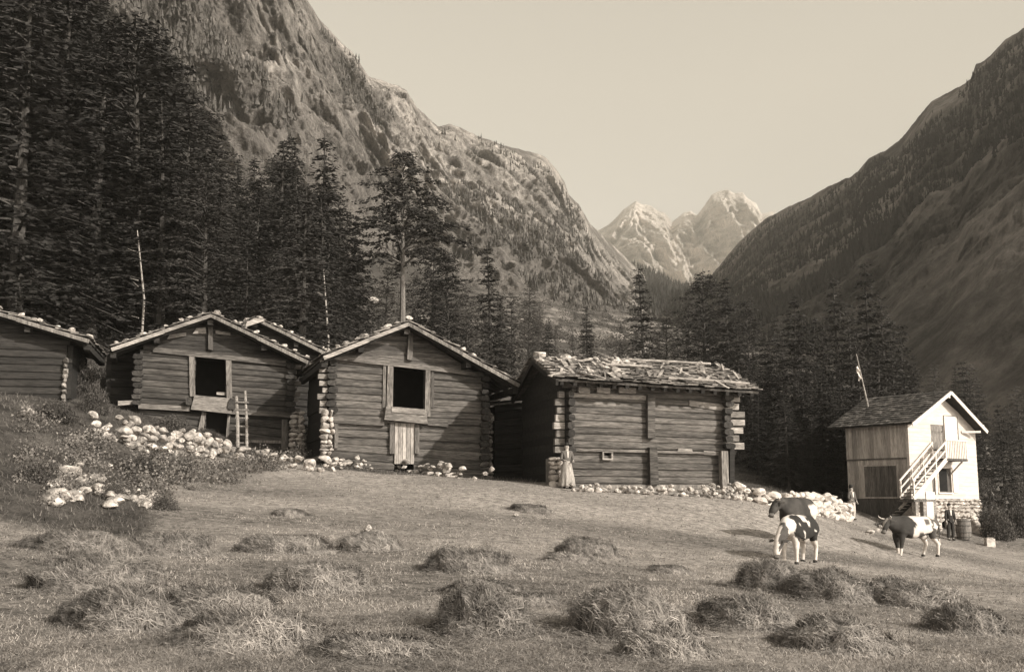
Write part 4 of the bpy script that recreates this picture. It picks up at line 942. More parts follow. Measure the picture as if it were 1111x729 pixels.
for k in range(16):
    shrub(rt.uniform(-30,150),rt.uniform(385,425),rt.uniform(26,50),rt.uniform(14,26),'shadowed shrub under the trees behind the left barns','shrubs under the left wood')
# ---- weeds, scrub and grass: uncountable ground cover
def blades(name,x,y,h,lean,width,mat_,rnd,label,cat):
    n=len(x); rng=np.random.default_rng(5); z=Gs(x,y); a=rng.random(n)*6.28; b=np.c_[x,y,z-.01]; w=width*(.6+.8*rng.random(n)); sd=np.c_[np.cos(a),np.sin(a),a*0]*w[:,None]
    l=h*(.4+.9*rng.random(n)); an=rng.random(n)*6.28; tl=lean*(.3+rng.random(n)); tip=b+np.c_[np.cos(an)*l*tl,np.sin(an)*l*tl,l/np.sqrt(1+tl*tl)]
    me=tri_mesh(name,np.stack([b-sd,b+sd,tip],1).reshape(-1,3),mat_,3,rnd); o=mobj(name,me); tag(o,label,cat,kind='stuff'); return o
rng=np.random.default_rng(12)
n=340000; yy=1/(1/8.5-rng.random(n)*(1/8.5-1/56)); xx=(rng.random(n)*2-1)*(yy*.50+1)
sm_=scrub_mask(xx,yy); cl=fbm(np.c_[xx*.8,yy*.8,xx*0],3,8); k=(sm_<.6)&(rng.random(n)<.55+cl)
xx,yy,cl=xx[k],yy[k],cl[k]
blades('grass',xx,yy,.05+.0006*yy,1.2,.003+.00028*yy,M['grass'],np.clip(.45+1.25*rng.random(len(xx))+cl*.4,.4,1.9),'short mown meadow grass with bits of straw','grass')
n=110000; yy=14+50*rng.random(n); xx=(rng.random(n)*2-1)*(yy*.5+1); k=scrub_mask(xx,yy)>.45; xx,yy=xx[k],yy[k]
blades('weeds',xx,yy,.15,.8,.012,M['weed'],.35+.8*rng.random(len(xx)),'rank weeds on the left bank and along the barns','weeds')
def clumps(name,x,y,size,mat_,label,cat,per=26,seed=9,leaf=.42):
    rng=np.random.default_rng(seed); z=Gs(x,y); n=len(x); s=size*(.5+rng.random(n)); c=np.repeat(np.c_[x,y,z],per,0); sr=np.repeat(s,per)
    off=rng.normal(0,.45,(n*per,3)); off[:,2]=np.abs(off[:,2]); c=c+off*sr[:,None]; a=rng.normal(0,1,(n*per,3)); a/=np.linalg.norm(a,axis=1)[:,None]; b=np.cross(a,rng.normal(0,1,(n*per,3))); b/=np.linalg.norm(b,axis=1)[:,None]
    q=sr[:,None]*leaf; me=tri_mesh(name,np.stack([c-b*q*.5,c+b*q*.5,c+a*q],1).reshape(-1,3),mat_,3,np.repeat(.5+rng.random(n),per)*(.7+.6*rng.random(n*per))); o=mobj(name,me); tag(o,label,cat,kind='stuff')
n=46000; yy=1/(1/8.5-rng.random(n)*(1/8.5-1/40)); xx=(rng.random(n)*2-1)*(yy*.50+1); cl=fbm(np.c_[xx*.55,yy*.55,xx*0],4,18); k=(scrub_mask(xx,yy)<.5)&(cl>.06); xx,yy=xx[k],yy[k]; n=len(xx)
a=rng.random(n)*6.28; L=.07+.16*rng.random(n); z=Gs(xx,yy)+.015+.05*rng.random(n); w=.003+.00022*yy; d=np.c_[np.cos(a),np.sin(a),.3*(rng.random(n)-.5)]*L[:,None]; q=np.c_[-np.sin(a),np.cos(a),a*0]*w[:,None]; c=np.c_[xx,yy,z]
me=tri_mesh('loose_hay',np.stack([c-d,c-q+np.array([0,0,.02]),c+d,c+q+np.array([0,0,.02])],1).reshape(-1,3),M['hay'],4,.5+1.1*rng.random(n)); tag(mobj('loose_hay',me),'loose raked hay strewn over the meadow between the heaps','loose hay',kind='stuff')
n=5200; yy=62+270*rng.random(n)**1.3; xx=(rng.random(n)*2-1)*(yy*.52+4); k=(fbm(np.c_[xx*.06,yy*.06,xx*0],3,88)+.25*rng.random(n)>-.05)
clumps('scrub',xx[k],yy[k],1.5,M['leaf'],'low scrub covering the slopes behind the barns','scrub',per=70,leaf=.15)
n=380; xx=[];yy=[]
for k in range(n):
    px=rt.choice([rt.uniform(360,430),rt.uniform(450,540),rt.uniform(150,330),rt.uniform(20,185)]); py=np.interp(px,[20,100,185,330,440,540],[rt.uniform(450,560),rt.uniform(465,555),rt.uniform(500,550),502,510,516])
    if px>185: py-=rt.uniform(0,8)
    p=hit(px,py,10,60); xx.append(p.x); yy.append(p.y)
clumps('weeds',np.array(xx),np.array(yy),.34,M['weed'],'dark leafy weeds along the wall feet and bank','weeds',per=110,leaf=.17)

for src in SR+SRL+LR+DK+[PN]:
    if src.name not in USED:
        for ch in list(src.children): bpy.data.objects.remove(ch)
        bpy.data.objects.remove(src)
for src in SH:
    if src.name not in shu:
        for ch in list(src.children): bpy.data.objects.remove(ch)
        bpy.data.objects.remove(src)
for o in scene.objects:
    if o.parent is None and 'label' not in o.keys() and o.get('kind') is None: print('UNTAGGED',o.name,len(o.children))
    if o.get('kind')=='structure': print('STRUCT',o.name)
# ================================================================ STONES, HAY, FIGURES
def dry_wall(label,pts,size,seed,cap=96,matn=None,thick=1):
    """dry stone wall: pts (px, base py, top py) along its foot; every stone a part"""
    rg=random.Random(seed); S3=[(hit(a,b,10,90),b,c,a) for a,b,c in pts]; spots=[]
    for (p,b0,t0,a0),(q,b1,t1,a1) in zip(S3[:-1],S3[1:]):
        L_=(q-p).length; n=max(1,int(L_/(size*.78)))
        for i in range(n):
            s_=(i+rg.random()*.5)/n; c=p.lerp(q,s_); hh=((b0-t0)+((b1-t1)-(b0-t0))*s_)*c.y/1200; z=0
            while z<max(hh,.1)-.05:
                sz=size*rg.uniform(.6,1.35); spots.append((c.x+rg.uniform(-.08,.08),c.y+rg.uniform(-.1,.1)+z*.25,c.z+z+sz*.22,sz)); z+=sz*.62
    if len(spots)>cap: spots=rg.sample(spots,cap)
    o=S3[0][0]; t=thing('dry_stone_wall',label,'stone wall',(o.x,o.y,o.z))
    for k,(x,y,z,sz) in enumerate(spots): stone('stone',(x-o.x,y-o.y,z-o.z),sz*1.18,t,seed*100+k,flat=.9)
    return t
dry_wall('rough dry stone wall stepping down in front of the ladder barn',[(102,472,446),(130,482,455),(160,491,462),(200,497,466),(235,496,474),(270,500,484),(305,506,490),(345,512,496)],.36,1,98)
dry_wall('low overgrown dry stone wall along the foot of the middle barn',[(350,512,498),(380,508,496),(420,511,499),(470,516,501),(500,520,506),(537,522,510)],.27,2,80)
dry_wall('low stone footing wall under the slab roofed barn front',[(622,533,525),(660,534,527),(700,536,527),(750,539,527),(795,542,525),(828,545,532)],.24,3,98)
LIM=[]
for d in STONES: 
    c=d.copy(); c.materials.clear(); c.materials.append(M['lime']); LIM.append(c)
_S=STONES; STONES=LIM
dry_wall('whitewashed stone wall curving from the slab roofed barn to the white house',[(800,541,529),(832,548,534),(860,554,536),(885,559,538),(905,563,541),(924,567,545)],.42,4,98)
STONES=_S
def boulders(px0,px1,py0,py1,n,size,seed,label,group,flat=.85):
    rg=random.Random(seed)
    for k in range(n):
        p=hit(rg.uniform(px0,px1),rg.uniform(py0,py1),10,70); sz=size*rg.uniform(.5,1.3); o=stone('boulder',p+Vector((0,0,sz*.12)),sz,None,seed*77+k,flat=flat); tag(o,label,'boulder',group)
boulders(62,92,505,522,14,.46,11,'pale boulder in the upper left heap on the bank','boulders of the upper left heap')
boulders(56,112,520,548,30,.46,12,'pale boulder in the upper left heap on the bank','boulders of the upper left heap')
boulders(112,170,534,553,24,.42,13,'pale boulder in the lower right heap at the bank foot','boulders of the lower heap')
boulders(110,185,496,540,9,.2,14,'small stone scattered on the right flank of the bank','stones scattered on the bank')
boulders(932,985,572,580,11,.34,15,'pale stone in the row below the house side wall','stones below the house')
boulders(1000,1024,566,578,7,.4,16,'pale stone piled at the stair foot behind the cow','stones at the stair foot')
for px,py,sz,lb in ((30,450,.55,'big pale boulder at the left edge on top of the bank'),(53,546,.5,'pale boulder lying alone left of the bank heaps'),(205,504,.3,'flat pale stone on the grass below the dry wall'),(183,544,.24,'small pale stone at the right end of the bank'),(345,500,.6,'tall pale stone between the ladder barn and the middle barn'),(560,560,.2,'small stone alone in the middle of the meadow')):
    p=hit(px,py,10,70); tag(stone('boulder',p+Vector((0,0,sz*.1)),sz,None,int(px)),lb,'boulder')
rg=random.Random(61)
for k,(px,py,d,sz) in enumerate(((566,352,150,2.4),(700,385,128,2),(668,368,170,2.2),(460,352,140,2.4),(405,330,120,2.2),(872,372,90,1.2),(545,380,110,1.6))):
    p=hit(px,py,50,300); tag(stone('boulder',(p.x,p.y,p.z+sz*.2),sz*p.y/150,None,900+k),'big pale boulder among the scrub on the far slope','boulder','boulders on the far slope')
# ---- hay
def hay_mesh(w,dp,h,seed,n=1500,flow=.6):
    rng=np.random.default_rng(seed); v=ICO3[0].copy(); 
    def surf(u):   # u: unit vectors -> dome surface
        a=1+.55*fbm(u*1.7+seed,4,seed%50)+.14*fbm(u*5+seed,3,3); p=u*a[:,None]*np.array([w/2,dp/2,h]); p[:,2]=np.where(u[:,2]>0,p[:,2],p[:,2]*.25); return p
    mb=MB(); mb.add(surf(v),ICO3[1],.75)
    u=rng.normal(0,1,(n,3)); u[:,2]=np.abs(u[:,2])*.9; u/=np.linalg.norm(u,axis=1)[:,None]; p=surf(u)*(1+.05*rng.random(n))[:,None]
    k=rng.random(n)<.26; p[k]*=np.array([1.45,1.45,.15]); 
    t=np.cross(u,rng.normal(0,1,(n,3))+np.array([0,1.2,.3])); t/=np.linalg.norm(t,axis=1)[:,None]; L=(.10+.24*rng.random(n))*(.6+.4*min(1.4,w)); wd=.0022+.003*rng.random(n)
    s_=np.cross(t,u); out=u*(.01+.045*rng.random(n))[:,None]; dn=np.c_[0*L,0*L,-L*.25]
    a=p-t*L[:,None]*.5+dn; b=p+out; c=p+t*L[:,None]*.5+dn*rng.random(n)[:,None]; V=np.stack([a,b-s_*wd[:,None],c,b+s_*wd[:,None]],1).reshape(-1,3)
    f=[(i*4,i*4+1,i*4+2,i*4+3) for i in range(n)]; mb.add(V,f,list(.55+1.0*rng.random(n)**1.2)); return mb
HP=[(72,600,110,28,'flat-topped hay heap at the left edge below the bank'),(180,601,72,25,'small rounded hay heap below the two boulder heaps'),(300,599,88,20,'low hay heap below the dry stone wall, left of the stone-topped heap'),
(88,640,124,36,'wide hay heap at the far left, second row from the front'),(340,640,96,30,'hay heap just below and left of the stone-topped heap'),(506,621,82,26,'peaked hay heap in the middle of the meadow'),
(518,645,66,16,'thin flat hay heap directly behind the tall shaggy one'),(128,682,124,42,'large loose hay heap in the front left corner'),(232,664,100,26,'low hay heap behind the two front left ones'),(252,700,150,34,'wide low hay heap at the front left, cut by the lower edge'),
(524,690,84,52,'tall shaggy hay heap in the front middle with a dark shadow'),(636,604,52,24,'small dark hay heap between the woman and the front row'),(618,610,44,10,'very thin hay heap left of the small dark one'),
(690,692,122,54,'biggest hay heap, shaggy, in front of the right half of the slab roofed barn'),(845,643,68,34,'hay heap that the white-faced cow is eating from'),(907,653,78,34,'hay heap just right of the one the cow eats from'),
(815,680,88,32,'hay heap in front of and left of the feeding cow'),(1000,660,80,28,'hay heap below the walking cow, front one of a pair'),(972,645,46,18,'small hay heap at the back left of the pair below the walking cow'),
(915,706,112,36,'long hay heap at the lower edge below the feeding cow'),(1056,688,70,32,'hay heap in the lower right corner'),(725,712,90,26,'low hay heap at the lower edge right of the biggest'),(400,712,120,20,'flattened hay at the lower edge left of the tall shaggy heap'),
(575,655,60,9,'thin scattering of hay right of the tall shaggy heap'),(312,560,30,8,'tiny hay tuft high on the meadow below the middle barn'),(575,556,36,8,'tiny hay tuft below the barn corner with the woman'),(730,622,44,9,'thin tuft of hay at the end of the feeding cow shadow')]
for k,(px,py,w,h,lb) in enumerate(HP):
    p=hit(px,py,8,60); kk=p.y/1200; W_,H_=w*kk*1.12,h*kk*.86; dp=W_*.75
    o=hay_mesh(W_,dp,H_,k+5,n=int(1600+3400*min(2.4,W_))).build('hay_heap',M['hay']); 
    c=Vector((p.x,p.y+dp*.30,0)); sx=(G(c.x+.4,c.y)-G(c.x-.4,c.y))/.8; sy=(G(c.x,c.y+.4)-G(c.x,c.y-.4))/.8
    o.location=(c.x,c.y,G(c.x,c.y)-.03); o.rotation_euler=(math.atan(sy),-math.atan(sx),0); tag(o,lb,'hay heap','hay heaps on the meadow')
# rubble heap topped by pale stones with hay round it
p=hit(397,598,8,60); t=thing('rubble_heap','stone heap with pale boulders on top and hay around its foot','stone heap',p)
rg=random.Random(4)
for k in range(22):
    a=rg.uniform(0,6.28); r=rg.uniform(0,.42); z=max(.05,.42-r*.8)*rg.uniform(.4,1); stone('stone',(r*math.cos(a)*1.1,.35+r*math.sin(a),z),rg.uniform(.14,.3),t,400+k)
stone('stone',(0,.32,.42),.22,t,477); stone('stone',(.08,.25,.32),.2,t,478)
hay_mesh(1.15,.9,.34,91,1200).build('hay',M['hay'],t,loc=(0,.35,0))
# ---- skinned bodies
def skin(name,verts,edges,rad,mat_,parent=None,sub=2,root=0,colfn=None,smooth=True):
    me=bpy.data.meshes.new(name); me.from_pydata([tuple(v) for v in verts],edges,[]); o=bpy.data.objects.new(name,me); COL.objects.link(o)
    m=o.modifiers.new('s','SKIN'); m.use_smooth_shade=True; sv=me.skin_vertices[0].data
    for i,r in enumerate(rad):
        sv[i].radius=(r,r) if np.isscalar(r) else r; sv[i].use_root=(i==root)
    m2=o.modifiers.new('b','SUBSURF'); m2.levels=sub; m2.render_levels=sub
    dg=bpy.context.evaluated_depsgraph_get(); ev=o.evaluated_get(dg); nm=bpy.data.meshes.new_from_object(ev); nm.name=name
    bpy.data.objects.remove(o); nm.materials.clear(); nm.materials.append(mat_)
    nm.polygons.foreach_set('use_smooth',[True]*len(nm.polygons))
    at=nm.attributes.new('rnd','FLOAT','POINT'); co=np.empty(len(nm.vertices)*3); nm.vertices.foreach_get('co',co); co=co.reshape(-1,3)
    at.data.foreach_set('value',(np.ones(len(co)) if colfn is None else colfn(co)).astype(np.float32))
    return mobj(name,nm,parent)
M['hide']=mat('cow_hide',.44,.56,9,bump=.25,bscale=60,bdist=.01)
def cow(label,loc,rz,patch,head='up',scale=1.0,side=0,horns=True,step=(0,0,0,0)):
    t=thing('cow',label,'cow',loc,rz); t.scale=(scale,)*3
    V=[(-.78,0,1.12),(-.98,0,1.14),(-.4,0,1.02),(.05,0,.98),(.40,0,1.0),(.60,0,1.07)]; Rr=[(.31,.32),(.18,.20),(.34,.39),(.36,.42),(.31,.39),(.23,.31)]
    E=[(0,1),(0,2),(2,3),(3,4),(4,5)]
    if head=='down': H=[(.84,.05*side,.96),(1.02,.14*side,.76),(1.10,.20*side,.62),(1.20,.26*side,.40),(1.25,.28*side,.24)]
    elif head=='low': H=[(.84,.06*side,1.14),(1.02,.15*side,1.18),(1.12,.21*side,1.17),(1.27,.29*side,1.00),(1.36,.33*side,.86)]
    else: H=[(.84,.06*side,1.22),(.98,.14*side,1.34),(1.08,.21*side,1.38),(1.24,.30*side,1.26),(1.34,.35*side,1.14)]
    Rh=[(.18,.25),(.14,.19),(.145,.165),(.10,.125),(.085,.09)]
    b=len(V); V+=H; Rr+=Rh; E+=[(5,b),(b,b+1),(b+1,b+2),(b+2,b+3),(b+3,b+4)]
    for k,sg in enumerate((1,-1)):
        b=len(V); s_=step[k]; V+=[(.50,.17*sg,.78),(.50+s_*.3,.19*sg,.56),(.50+s_*.7,.185*sg,.34),(.50+s_,.185*sg,.10),(.53+s_,.185*sg,.03)]; Rr+=[(.13,.15),(.095,.10),(.062,.065),(.045,.048),(.058,.055)]; E+=[(4,b),(b,b+1),(b+1,b+2),(b+2,b+3),(b+3,b+4)]
    for k,sg in enumerate((1,-1)):
        b=len(V); s_=step[2+k]; V+=[(-.72,.17*sg,.88),(-.64+s_*.3,.20*sg,.68),(-.86+s_*.6,.19*sg,.44),(-.80+s_,.19*sg,.11),(-.77+s_,.19*sg,.03)]; Rr+=[(.17,.21),(.11,.13),(.065,.07),(.045,.048),(.058,.055)]; E+=[(0,b),(b,b+1),(b+1,b+2),(b+2,b+3),(b+3,b+4)]
    b=len(V); V+=[(-1.13,0,1.12),(-1.16,.02,.8),(-1.14,.03,.5),(-1.15,.03,.36)]; Rr+=[.035,.022,.02,.035]; E+=[(1,b),(b,b+1),(b+1,b+2),(b+2,b+3)]
    body=skin('body',V,E,Rr,M['hide'],t,3,0,patch); me_=body.data; co=np.empty(len(me_.vertices)*3); me_.vertices.foreach_get('co',co); co=co.reshape(-1,3); co+=np.c_[fbm(co*3.1,3,4),fbm(co*3.1+9,3,5)*1.2,fbm(co*3.1+19,3,6)]*.035*np.clip((co[:,2:3]-.35)*2,0,1); me_.vertices.foreach_set('co',co.ravel())
    hp=Vector(H[2]); hd=(Vector(H[4])-hp).normalized(); sd=hd.cross(Vector((0,0,1))).normalized(); up=sd.cross(hd).normalized()
    dark=float(patch(np.array([[hp.x,hp.y,hp.z+.05]]))[0])
    for sg in (-1,1):
        mb=MB(); mb.rock((0,0,0),.135,.065,.022,4,.13,ICO2); a=hp+sd*sg*.22+up*.03-hd*.04; Mx=Matrix((sd*sg-up*.25,hd+up*.3,up)).transposed()
        mb.v[0]=np.array([list(a+Mx@Vector(q)) for q in mb.v[0]]); mb.build('ear',M['hide'],t)
        if horns:
            mb=MB(); a=hp+sd*sg*.07+up*.09-hd*.05; mb.tube([a,a+sd*sg*.10+up*.03,a+sd*sg*.15+up*.11,a+sd*sg*.14+up*.19],[.026,.022,.016,.005],7); mb.build('horn',M['horn'],t,smooth=True)
        mb=MB(); a=hp+hd*.12+sd*sg*.095+up*.05; mb.rock(a,.024,.024,.02,1,1,ICO1); mb.build('eye',M['void'],t)
    mb=MB(); mb.rock(Vector(H[4])+hd*.005,.095,.095,.085,3,.2,ICO3); mb.build('muzzle',M['hide'],t,smooth=True)
    mb=MB(); mb.rock((-.50,0,.66),.17,.15,.14,5,.8,ICO3); mb.build('udder',M['hide'],t,smooth=True)
    for k,(x,sg) in enumerate(((.53+step[0],1),(.53+step[1],-1),(-.77+step[2],1),(-.77+step[3],-1))):
        mb=MB(); mb.lathe([(.062,0),(.066,.02),(.052,.075)],9,(x+.01,.187*sg,0)); mb.build('hoof',M['dark_cloth'],t)
    return t
def pf(seed,thr,base=(.04,1.0),fq=1.7,extra=None):
    def fn(co):
        n=fbm(co*fq+seed,3,seed); v=np.where(n>thr,base[0],base[1]).astype(float)
        if extra is not None: v=extra(co,v)
        return v
    return fn
def ex1(co,v):  # front cow: white with dark back-top, white blaze
    v=np.where((co[:,2]<.62),1.0,v); v=np.where((co[:,0]>.8),np.where(fbm(co*3+2,3,12)>.05,.12,1.0),v); v=np.where((co[:,0]>.98)&(np.abs(co[:,1]+.07)<.07),1.0,v); return v
def ex2(co,v):  # rear cow: dark, some white under the flank
    v=.07+.05*fbm(co*3,3,2); v=np.where((fbm(co*2+4,3,6)>.26)&(co[:,2]<1.15)&(co[:,0]<.2),.9,v); v=np.where(co[:,2]<.5,.8,v); return v
def ex3(co,v):  # walking cow: dark shoulders and head, white barrel, dark rump patch
    v=np.ones(len(co)); v=np.where(co[:,0]>.10+.16*fbm(co*3,3,3),.06,v); v=np.where((co[:,0]<-.60)&(co[:,2]>.66)&(fbm(co*2.5+1,3,9)>-.2),.14,v)
    v=np.where((np.hypot(co[:,0]+.45,co[:,2]-1.16)<.10),.16,v); v=np.where((co[:,2]<.80)&(co[:,2]>.6)&(co[:,0]<-.1),.12,v); v=np.where(co[:,2]<.3,.95,v); v=np.where((co[:,0]>1.12)&(np.abs(co[:,1]-.24)<.05)&(co[:,2]>.95),.5,v); return v
def face(px,py,y0=10,y1=90): return hit(px,py,y0,y1)
p=face(866,611); cow('small patched cow with a white face lowered to the hay heap',p,R(232),pf(3,.02,fq=2.1,extra=ex1),'down',.84,side=-.3,horns=False)
# second (rear) cow
p=face(865,590); cow('dark cow standing broadside right behind the white-faced one',p,R(232),pf(3,.2,extra=ex2),'low',.98,side=-.5,horns=True)
p=face(990,604); cow('dark-shouldered white cow walking near the house with a spotted rump',p,R(200),pf(3,.2,extra=ex3),'low',1.0,side=.9,step=(.12,-.08,-.12,.16))
# ---- people
def hand(parent_v,parent_e,parent_r,wrist,idx,d,side):
    """palm plus five unequal curled fingers appended to a body skeleton"""
    d=Vector(d).normalized(); s_=d.cross(Vector((0,1,0))).normalized(); n=d.cross(s_)
    b=len(parent_v); palm=Vector(wrist)+d*.055; parent_v.append(tuple(palm)); parent_r.append((.024,.036)); parent_e.append((idx,b))
    for k,(o,l) in enumerate(((-.028,.060),(-.010,.072),(.010,.066),(.028,.052))):
        a=palm+d*.04+n*o; c=a+d*l*.6+s_*side*.012; e=c+d*l*.35+s_*side*.025; i=len(parent_v); parent_v.extend([tuple(a),tuple(c),tuple(e)]); parent_r.extend([.0095,.0085,.007]); parent_e.extend([(b,i),(i,i+1),(i+1,i+2)])
    a=palm-n*.036+d*.0; c=a-n*.014+d*.035; i=len(parent_v); parent_v.extend([tuple(a),tuple(c)]); parent_r.extend([.011,.009]); parent_e.extend([(b,i),(i,i+1)])
def person(label,loc,rz,hgt=1.7,kind='man',arms=((.0,.0),(.0,.0)),clothes=('dark_cloth','dark_cloth','shirt'),hat=False,lean=0):
    """figure facing local -y; arms: per side (forward, bend)"""
    t=thing('person',label,'person',loc,rz); k=hgt/1.72; t.scale=(k,k,k)
    V=[(0,0,.93),(0,-.01,1.10),(0,0,1.30),(0,.01,1.42),(0,.0,1.47),(0,-.01,1.565),(0,-.015,1.64)]; Rr=[(.145,.105),(.125,.10),(.150,.11),(.085,.07),(.060,.062),(.082,.096),(.078,.094)]; E=[(0,1),(1,2),(2,3),(3,4),(4,5),(5,6)]
    AR={}
    for sg,(fw,bd) in zip((-1,1),arms):
        b=len(V); sh=Vector((.185*sg,0,1.38)); el=sh+Vector((.06*sg,-.10*fw,-.29)); wr=el+Vector((-.10*sg*bd+.01*sg,-.20*bd-.03,-.24+.22*bd)); V+=[tuple(sh),tuple(el),tuple(wr)]; Rr+=[.055,.043,.030]; E+=[(2,b),(b,b+1),(b+1,b+2)]; AR[sg]=(sh,el,wr); hand(V,E,Rr,wr,b+2,(wr-el),sg)
    LG={}
    for sg in (-1,1):
        b=len(V); hp=Vector((.10*sg,0,.86)); kn=Vector((.115*sg,-.02,.48)); an=Vector((.12*sg,.02,.08)); to=Vector((.14*sg,-.13,.035)); V+=[tuple(hp),tuple(kn),tuple(an),tuple(to)]; Rr+=[.088,.058,.040,.040]; E+=[(0,b),(b,b+1),(b+1,b+2),(b+2,b+3)]; LG[sg]=(hp,kn,an,to)
    skin('body',V,E,Rr,M['skin'],t,2,0)
    mb=MB(); mb.tube([(0,-.082,1.615),(0,-.118,1.585),(0,-.092,1.575)],[.008,.016,.008],6)
    mb.build('nose',M['skin'],t,smooth=True)
    for sg in (-1,1):
        mb=MB(); mb.rock((.029*sg,-.094,1.618),.011,.006,.007,2,1,ICO1); mb.build('eye',M['void'],t)
        mb=MB(); mb.rock((.080*sg,.0,1.60),.010,.018,.030,2,1,ICO1); mb.build('ear',M['skin'],t)
    mb=MB(); mb.box(-.022,.022,-.098,-.085,1.545,1.551); mb.build('mouth',M['mid_cloth'],t)
    # hair
    v=ICO3[0]; kx=(v[:,2]>-.1)|(v[:,1]>.25); hv=v*np.array([.092,.112,.115])+np.array([0,.016,1.645]); hv[:,1]=np.where((v[:,1]<-.3)&(v[:,2]<.45),hv[:,1]+.05,hv[:,1]); mb=MB(); mb.add(hv,[f for f in ICO3[1] if all(kx[i] for i in f)],1); mb.build('hair',M['hair'],t,smooth=True)
    if kind=='woman':
        mb=MB(); mb.rock((0,.11,1.64),.05,.045,.05,3,1,ICO2); mb.build('hair_bun',M['hair'],t)
    if hat:
        mb=MB(); mb.lathe([(.17,1.685),(.175,1.697),(.112,1.703),(.10,1.79),(.05,1.81)],16,(0,0,0)); mb.build('hat',M[hat],t,smooth=False)
    # jacket / bodice: skinned shell a little wider than the body
    jm,lm,sm=clothes
    V2=[(0,0,.96 if kind=='woman' else .80),(0,-.01,1.10),(0,0,1.30),(0,.01,1.43)]; R2=[(.172,.14),(.148,.122),(.170,.13),(.10,.09)]; E2=[(0,1),(1,2),(2,3)]
    for sg in (-1,1):
        b=len(V2); sh,el,wr=AR[sg]; V2+=[tuple(sh),tuple(el),tuple(el.lerp(wr,.88))]; R2+=[.068,.056,.044]; E2+=[(2,b),(b,b+1),(b+1,b+2)]
    skin('jacket' if kind=='man' else 'bodice',V2,E2,R2,M[jm],t,2,2)
    mb=MB(); mb.hexa([(-.02,-.125,1.16),(.02,-.125,1.16),(.02,-.11,1.16),(-.02,-.11,1.16),(-.045,-.112,1.42),(.045,-.112,1.42),(.045,-.08,1.42),(-.045,-.08,1.42)]); mb.build('shirt_front',M[sm],t)
    if kind=='man':
        V3=[(0,0,.98)]; R3=[(.155,.12)]; E3=[]
        for sg in (-1,1):
            b=len(V3); hp,kn,an,to=LG[sg]; V3+=[tuple(hp),tuple(kn),tuple(kn.lerp(an,.55)),tuple(an+Vector((0,0,.02)))]; R3+=[(.108,.11),(.085,.09),(.075,.08),(.066,.075)]; E3+=[(0,b),(b,b+1),(b+1,b+2),(b+2,b+3)]
        skin('trousers',V3,E3,R3,M[lm],t,2,0)
    else:
        mb=MB(); fo=lambda a,z: 1+.10*math.sin(a*9+z*2)*(1.05-z) ; mb.lathe([(.135,1.04),(.17,.95),(.215,.75),(.265,.45),(.305,.15),(.315,.07)][::-1],54,(0,0,0),1,fo); mb.build('skirt',M[lm],t,smooth=True)
        mb=MB(); V=[];Fc=[]
        for i in range(0):
            for j in range(7):
                a=-1.57+(j-3)*.22; z=1.02-i*.10; r_=(.15+(1.04-z)*.19)*1.07; V.append((r_*math.cos(a),r_*math.sin(a)-.012,z))
    for sg in (-1,1):
        hp,kn,an,to=LG[sg]; skin('shoe',[tuple(an+Vector((0,.03,-.03))),tuple(an+Vector((0,-.04,-.035))),tuple(to+Vector((0,-.02,0)))],[(0,1),(1,2)],[(.045,.05),(.05,.05),(.045,.035)],M['dark_cloth'],t,1,1)
    return t
M['skirt']=mat('pale_striped_skirt',.14,.36,26,(1,1,.04),bump=.2,bscale=30)
p=hit(616,531,20,60); p=Vector((p.x,39.3,0)); p.z=G(p.x,p.y); person('woman in dark bodice and long pale skirt standing at the barn corner',p,R(18),1.58,'woman',((.3,.9),(.3,.9)),('mid_cloth','skirt','pale_cloth'))
p=hit(1032,586,30,70); person('man in dark suit standing in front of the house cellar opening',p,R(12),1.72,'man',((.2,.15),(.1,.2)),('dark_cloth','dark_cloth','shirt'))
p=hit(925,564,30,70); person('man in pale trousers and dark waistcoat at the far corner of the house',p,R(30),1.55,'man',((.2,.7),(.2,.4)),('mid_cloth','pale_cloth','shirt'),hat='dark_cloth')
# ---- barrel beside the man, white block at far right
q=hit(1046,585,30,70); t=thing('barrel','upright wooden barrel between the suited man and the white buttress','barrel',q)
mb=MB(); mb.lathe([(.30,0),(.34,.25),(.36,.5),(.34,.78),(.30,.98),(.27,.98),(.27,.93)],20); mb.build('staves',M['wood_grey'],t)
for z,r in ((.12,.325),(.34,.357),(.66,.357),(.86,.33)):
    mb=MB(); mb.lathe([(r,z-.025),(r+.012,z),(r,z+.025)],20); mb.build('hoop',M['iron'],t)
q=hit(1074,592,30,70); t=thing('white_block','small white block standing alone right of the white buttress','stone block',q)
mb=MB(); mb.box(-.2,.2,-.16,.16,-.2,.34); mb.build('block',M['lime'],t); mb=MB(); mb.rock((0,0,.36),.23,.18,.05,4,1,ICO2); mb.build('cap',M['lime'],t)
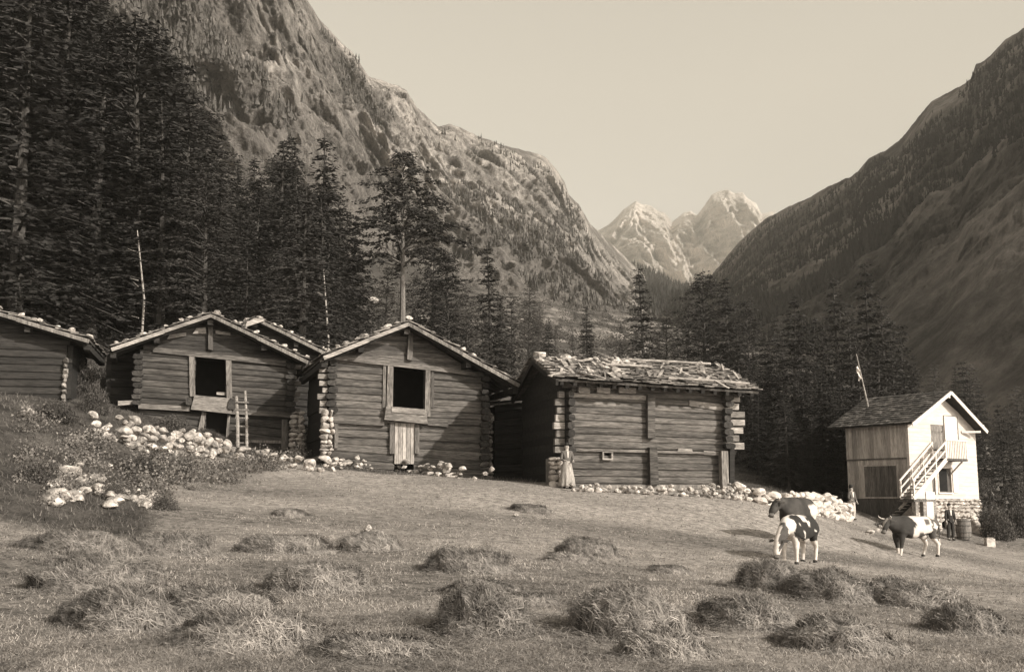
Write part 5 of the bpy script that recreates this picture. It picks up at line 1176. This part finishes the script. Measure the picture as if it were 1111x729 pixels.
# ---------------------------------------------------------------- air, sky, sun, camera
b=MB(); b.box(-2600,2600,-80,4900,-140,1900)
hz=b.build('haze',M['void']); tag(hz,'thin pale summer haze filling the valley','haze',kind='stuff')
hm=bpy.data.materials.new('haze_air'); hm.use_nodes=True; nt=hm.node_tree; nt.nodes.clear()
out=nt.nodes.new('ShaderNodeOutputMaterial'); pv=nt.nodes.new('ShaderNodeVolumePrincipled'); pv.inputs['Color'].default_value=(.93,.88,.78,1); pv.inputs['Density'].default_value=HAZE; pv.inputs['Anisotropy'].default_value=.1
nt.links.new(pv.outputs[0],out.inputs['Volume']); hz.data.materials.clear(); hz.data.materials.append(hm)
EL=R(27); AZ=R(-40)     # sun direction: towards +x, behind the camera
sd=Vector((math.cos(AZ)*math.cos(EL),math.sin(AZ)*math.cos(EL),math.sin(EL)))
w=bpy.data.worlds.new('World'); scene.world=w; w.use_nodes=True; nt=w.node_tree; bg=nt.nodes['Background']
sk=nt.nodes.new('ShaderNodeTexSky'); sk.sky_type='NISHITA'; sk.sun_disc=False; sk.sun_elevation=EL; sk.sun_rotation=math.atan2(sd.x,sd.y); sk.dust_density=3.0; sk.air_density=1.0; sk.altitude=1000
bw=nt.nodes.new('ShaderNodeRGBToBW'); nt.links.new(sk.outputs[0],bw.inputs[0])
pw=nt.nodes.new('ShaderNodeMath'); pw.operation='POWER'; pw.inputs[1].default_value=.95; nt.links.new(bw.outputs[0],pw.inputs[0])
ml=nt.nodes.new('ShaderNodeMath'); ml.operation='MULTIPLY'; ml.inputs[1].default_value=SKYK; nt.links.new(pw.outputs[0],ml.inputs[0])
vm=nt.nodes.new('ShaderNodeVectorMath'); vm.operation='SCALE'; vm.inputs[0].default_value=(1.045,.97,.84); nt.links.new(ml.outputs[0],vm.inputs['Scale'])
nt.links.new(vm.outputs[0],bg.inputs['Color']); bg.inputs['Strength'].default_value=.12
sl=bpy.data.lights.new('sun','SUN'); sl.energy=5.0; sl.angle=R(.6); sl.color=(1,.955,.87)
so=bpy.data.objects.new('sun',sl); COL.objects.link(so); so.rotation_euler=sd.to_track_quat('Z','Y').to_euler()
cam=bpy.data.cameras.new('camera'); cam.sensor_width=36; cam.lens=36*F/IW; cam.clip_start=.1; cam.clip_end=12000
co=bpy.data.objects.new('camera',cam); COL.objects.link(co); co.location=(0,0,0); co.rotation_euler=(math.pi/2+PITCH,0,0); scene.camera=co
scene.render.engine='CYCLES'; scene.cycles.volume_bounces=0; scene.cycles.max_bounces=4; scene.cycles.transparent_max_bounces=4
scene.view_settings.view_transform='Standard'; scene.view_settings.look='None'; scene.view_settings.gamma=1; scene.view_settings.exposure=EXPO
scene.render.resolution_x=1024; scene.render.resolution_y=671
